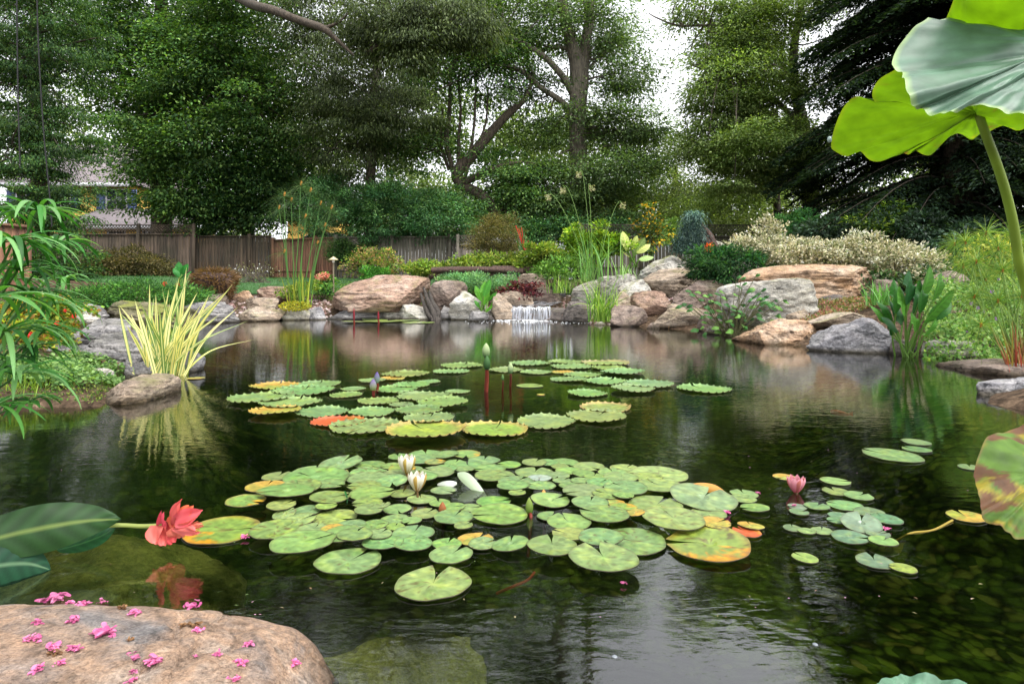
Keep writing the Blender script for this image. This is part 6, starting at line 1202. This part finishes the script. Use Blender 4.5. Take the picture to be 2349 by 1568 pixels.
# tall central tree
tree('tall_tree', 'tallest central tree with a forked grey trunk and wide airy crown', (1330, 600, 28), [[(1335, 640, 28, 21), (1332, 480, 28, 19), (1326, 340, 28, 20), (1325, 240, 28, 20), (1328, 165, 28, 22), (1310, 100, 28, 14), (1296, 40, 28, 13), (1285, -40, 28, 12), (1270, -250, 28, 7)],
     [(1335, 170, 28, 14), (1342, 110, 28, 12), (1352, 30, 28, 11), (1352, -60, 28, 9), (1340, -250, 28, 5)], [(1318, 225, 28, 9), (1300, 190, 27.6, 8), (1260, 140, 27.2, 7), (1210, 105, 27, 6), (1160, 82, 26.8, 5), (1100, 62, 26.6, 3)],
     [(1322, 290, 28, 11), (1295, 240, 27.8, 8), (1240, 200, 27.5, 6), (1190, 160, 27.3, 5), (1130, 150, 27, 3.5), (1060, 180, 27, 2.5), (990, 215, 27, 1.5)], [(1315, 118, 28, 5), (1280, 108, 28, 4), (1240, 120, 28, 2)]],
     [(1290, 60, 130, 90, 28.5, 2.5, 8500), (1398, 70, 72, 100, 28, 2.4, 10500), (1180, 40, 120, 70, 27.5, 2.2, 9000), (1430, 190, 62, 60, 27.5, 2, 5500), (1400, 290, 110, 80, 28, 2.2, 9500), (1465, 310, 70, 65, 28, 2, 4200), (1250, 300, 90, 45, 29, 2, 4200), (1250, 420, 100, 50, 27.4, 1.8, 8000), (1400, 400, 120, 50, 27.2, 2, 11000), (1330, 480, 130, 50, 27, 1.8, 10000), (1130, -120, 240, 110, 28, 3, 11000), (1250, -190, 80, 110, 28, 3, 6000), (1230, 200, 80, 50, 28, 2, 3200)],
     [lin(92, 116, 72), lin(76, 100, 58), lin(112, 134, 84), lin(68, 90, 58)], .15, .075, 5, barkm=M_bark2, cr=.85, nbr=.45)
# hanging near foliage, upper middle
tree('weeping_tree', 'tree with hanging dark clusters of leaves at the upper middle', (850, 620, 26), [[(845, 660, 26.5, 12), (850, 400, 26.5, 11), (860, 200, 26.2, 10), (880, 60, 26, 8), (900, -150, 26, 5)], [(838, 125, 22, 5), (870, 105, 22, 6), (905, 82, 22, 5), (935, 60, 22, 4), (960, 30, 22, 3)]],
     [(900, 60, 110, 70, 22, 1.6, 13000), (1010, 50, 90, 60, 22, 1.6, 9000), (940, 120, 50, 60, 21.5, 1, 5000), (1090, 60, 60, 60, 22, 1.2, 4500), (780, 190, 120, 110, 26, 2.4, 15000), (820, 320, 120, 90, 26, 2.2, 14000), (740, 60, 120, 80, 26, 2.4, 10000), (900, 240, 100, 80, 26, 2, 9000), (900, -130, 260, 130, 25, 3, 12000)],
     [lin(78, 92, 54), lin(62, 76, 44), lin(100, 112, 76), lin(54, 66, 44)], .16, .05, 6, cr=.75, droop=1.3, nbr=.3)
# right light-green tree
tree('pale_green_tree', 'broad light green tree right of the white sky gap', (1860, 560, 24), [[(1862, 600, 24, 19), (1860, 480, 24, 19), (1855, 400, 24, 18), (1845, 300, 24, 14), (1820, 180, 24, 11), (1830, 50, 24, 8), (1880, -150, 24, 5)], [(1845, 300, 24, 7), (1780, 230, 23.5, 5), (1700, 180, 23, 3), (1620, 160, 23, 2)], [(1820, 180, 24, 6), (1740, 90, 23.8, 4), (1640, 60, 23.6, 3), (1560, 60, 23.5, 2.5), (1510, 42, 23.5, 1.8), (1488, 30, 23.5, 1)], [(1850, 350, 24, 6), (1900, 280, 23.6, 4), (1940, 240, 23.5, 2)]],
     [(1790, 60, 130, 90, 23.5, 2.2, 15000), (1670, 110, 84, 90, 23.5, 2, 11500), (1665, 220, 88, 80, 23, 2, 12500), (1760, 230, 110, 90, 23, 2.2, 15000), (1720, 340, 120, 70, 22.6, 2, 14000), (1860, 330, 80, 60, 22.8, 1.8, 7500), (1625, 330, 66, 60, 23, 1.5, 6000), (1590, 15, 55, 34, 23.5, 1.2, 2600), (1690, 20, 80, 50, 23.5, 1.6, 5000), (1890, -110, 90, 100, 23.5, 2.2, 7000), (1900, 420, 70, 40, 22.6, 1.3, 3600), (1800, 400, 90, 30, 22.6, 1.3, 3500), (1700, 420, 90, 30, 23, 1.3, 3200)], lite_g, .13, .065, 7, barkm=M_bark2, cr=.75, nbr=.4)
tree('slim_tree', 'slimmer reddish trunk left of the broad light green tree', (1780, 560, 26), [[(1783, 600, 26, 9), (1782, 480, 26, 8), (1778, 380, 26, 7), (1775, 250, 26, 5)]], [(1740, 440, 90, 45, 27, 1.6, 3000), (1640, 460, 90, 40, 27, 1.6, 5000)], lite_g, .13, .07, 8, cr=.8, nbr=.3)
# dark conifer, right: tiers of boughs
tr_ = thing('conifer', 'very dark large conifer filling the upper right behind the lotus', 'tree', P(2200, 560, 19)); g = G(); limb(g, [(2200, 600, 19, 30), (2195, 300, 19, 26), (2190, 0, 19, 18), (2190, -350, 19, 8)], sides=12); g.build('trunk', M_bark, tr_, smooth=True)
r_ = np.random.default_rng(77); gl_ = G(); gb_ = G()
for i in range(430):
    zf = r_.random(); v0_ = -340+900*zf; a = r_.uniform(0, 6.28); R_ = (3.0+2.6*zf)*r_.uniform(.7, 1.15); b = P(2195, v0_, 19); d = np.array([math.cos(a), math.sin(a), 0]); K = 8; s = np.linspace(0, 1, K)[:, None]
    pts = b+d*s*R_+np.array([0, 0, 1])*(.35*s-.85*s*s)*R_*.5; gb_.tube(pts, np.linspace(.035, .006, K), (1, 1, 1), 4, cap=False)
    m_ = 900; q = r_.random(m_)**.7; k_ = (q*(K-1)).astype(int); side = np.array([-d[1], d[0], 0]); off = r_.normal(0, .28, m_)*(.4+q); p_ = b+d*(q*R_)[:, None]+np.array([0, 0, 1])*((.35*q-.85*q*q)*R_*.5)[:, None]+side*off[:, None]-np.array([0, 0, 1])*(np.abs(off)*.35+r_.random(m_)*.12)[:, None]
    gl_.leaves(p_, d+side*np.sign(off)[:, None]*.8+r_.normal(0, .3, (m_, 3))-[0, 0, .25], r_.normal(0, .4, (m_, 3))+[0, 0, 1], .19*r_.uniform(.7, 1.2, m_), .05, np.array(con_g)[r_.integers(0, 4, m_)]*r_.uniform(.6, 1.5, (m_, 1)), .1)
gl_.build('crown', M_leaf, tr_); gb_.build('branches', M_bark, tr_)
# understory right
shrub('rhododendron', 'dark rhododendron with some yellow green leaves under the conifer', 'shrub', 1960, 2110, 478, 560, 16.5, [lin(60, 92, 44), lin(120, 146, 50), lin(50, 80, 44)], .15, .055, 3200, depth=1.6, clump=60, cr=.25, seed=101, mat=M_gloss)
shrub('laurel_shrub', 'dark glossy laurel behind the variegated shrubs', 'shrub', 1840, 2000, 480, 570, 17.5, [lin(50, 72, 50), lin(70, 92, 70), lin(40, 60, 40)], .13, .05, 5000, depth=1.8, clump=80, cr=.3, seed=102, mat=M_gloss, lobes=2)
shrub('laurel_shrub', 'black green laurel right of the yellow green rhododendron', 'shrub', 2080, 2300, 470, 590, 15.5, [lin(40, 62, 46), lin(60, 84, 66), lin(30, 50, 36)], .13, .05, 7000, depth=2, clump=90, cr=.3, seed=103, mat=M_gloss, lobes=2)
shrub('flowering_shrub', 'yellow flowered shrub at the right edge above the papyrus', 'shrub', 2240, 2440, 510, 640, 10.5, [lin(150, 160, 70), lin(196, 186, 100), lin(96, 126, 56)], .08, .04, 5000, depth=1.6, clump=90, cr=.22, seed=104, lobes=2)
shrub('leafy_shrub', 'green leafy shrub between the slim trunk and the laurel', 'shrub', 1790, 1880, 490, 540, 19, [lin(70, 120, 70), lin(90, 140, 80)], .12, .05, 2200, depth=1.2, clump=40, cr=.25, seed=105)
shrub('mixed_shrub', 'rounded light green shrub left of the weeping spruce', 'shrub', 1500, 1590, 510, 560, 20, [lin(110, 140, 70), lin(90, 120, 60)], .1, .05, 2600, depth=1.2, clump=50, cr=.22, seed=106)
shrub('pepper_bush', 'slender bush with orange yellow leaf tips behind the central bank', 'shrub', 1455, 1530, 462, 590, 18.6, [lin(80, 106, 56), lin(200, 160, 50), lin(96, 120, 60), lin(70, 96, 50)], .11, .06, 1300, depth=1, clump=34, cr=.22, seed=107, shell=1.2)
shrub('dark_shrub', 'dark green shrub behind the lattice fence at the centre', 'shrub', 1150, 1460, 470, 560, 25.8, dark_g+gray_g, .13, .06, 14000, depth=2.4, clump=130, cr=.45, seed=108, lobes=3)
# understory trees behind the right fence and far wood
tree('background_tree', 'olive green tree filling the middle distance left of the light green tree', (1560, 560, 33), [[(1555, 620, 33, 10), (1550, 480, 33, 9), (1548, 380, 33, 6)]], [(1470, 430, 90, 45, 32, 2, 8000), (1610, 440, 90, 50, 32, 2, 7000), (1560, 505, 150, 40, 30, 2, 9000), (1545, 375, 75, 60, 34, 2, 5200), (1500, 300, 50, 40, 34, 1.6, 1700), (1700, 500, 100, 45, 30, 2, 6500)], [lin(96, 112, 62), lin(80, 98, 52), lin(114, 128, 72)], .16, .08, 9, cr=.9, nbr=.3)
g = G(); r_ = np.random.default_rng(55); fc = np.array([lin(120, 140, 84), lin(96, 118, 68), lin(84, 104, 60), lin(140, 156, 100)])
for (u, v, ru, rv, Y, n) in [(300, 560, 500, 60, 50, 9000), (100, 300, 200, 150, 52, 5000), (500, 300, 260, 150, 52, 9000), (780, 380, 200, 160, 50, 11000), (950, 480, 200, 90, 48, 9000), (1200, 470, 250, 90, 48, 13000), (1500, 500, 200, 55, 50, 8000), (1850, 500, 350, 80, 48, 14000), (2200, 400, 300, 180, 46, 9000), (1000, 290, 200, 90, 50, 5500), (1000, 60, 300, 140, 54, 7000), (1750, 350, 160, 90, 50, 5000), (800, -150, 500, 150, 54, 8000), (1250, 320, 230, 80, 50, 7500)]:
    c_ = P(u, v, Y); q = unit(r_.normal(size=(n, 3)))*(r_.random((n, 1))**.4); p_ = c_+q*[ru/F*Y, 4, rv/F*Y]; k_ = fbm(p_*.35, 3) > -.12; p_ = p_[k_]; m_ = len(p_)
    g.leaves(p_, r_.normal(size=(m_, 3))-[0, 0, .3], r_.normal(0, .5, (m_, 3))+[0, -.2, 1], .38*r_.uniform(.7, 1.3, m_), .22, fc[r_.integers(0, 4, m_)]*r_.uniform(.6, 1.35, (m_, 1))*(1+.5*fbm(p_*.3, 2))[:, None], .1)
tag(g.build('far_woodland', M_leaf), 'soft green mass of far-off woodland behind the garden trees', 'woodland', kind='stuff')
# hanging swing ropes at the left
for (pts, lb) in (([(38, -60), (41, 200), (46, 385)], 'thin dark hanging cord at the far left, left one'), ([(84, -60), (88, 100), (100, 300), (116, 470), (119, 520)], 'thin dark hanging cord at the far left, right one')):
    g = G(); g.tube(spline([P(u, v, 9) for u, v in pts], 6), .009, lin(26, 26, 28), 5); tag(g.build('hanging_cord', M_plain, loc=P(*pts[0], 9)), lb, 'cord')
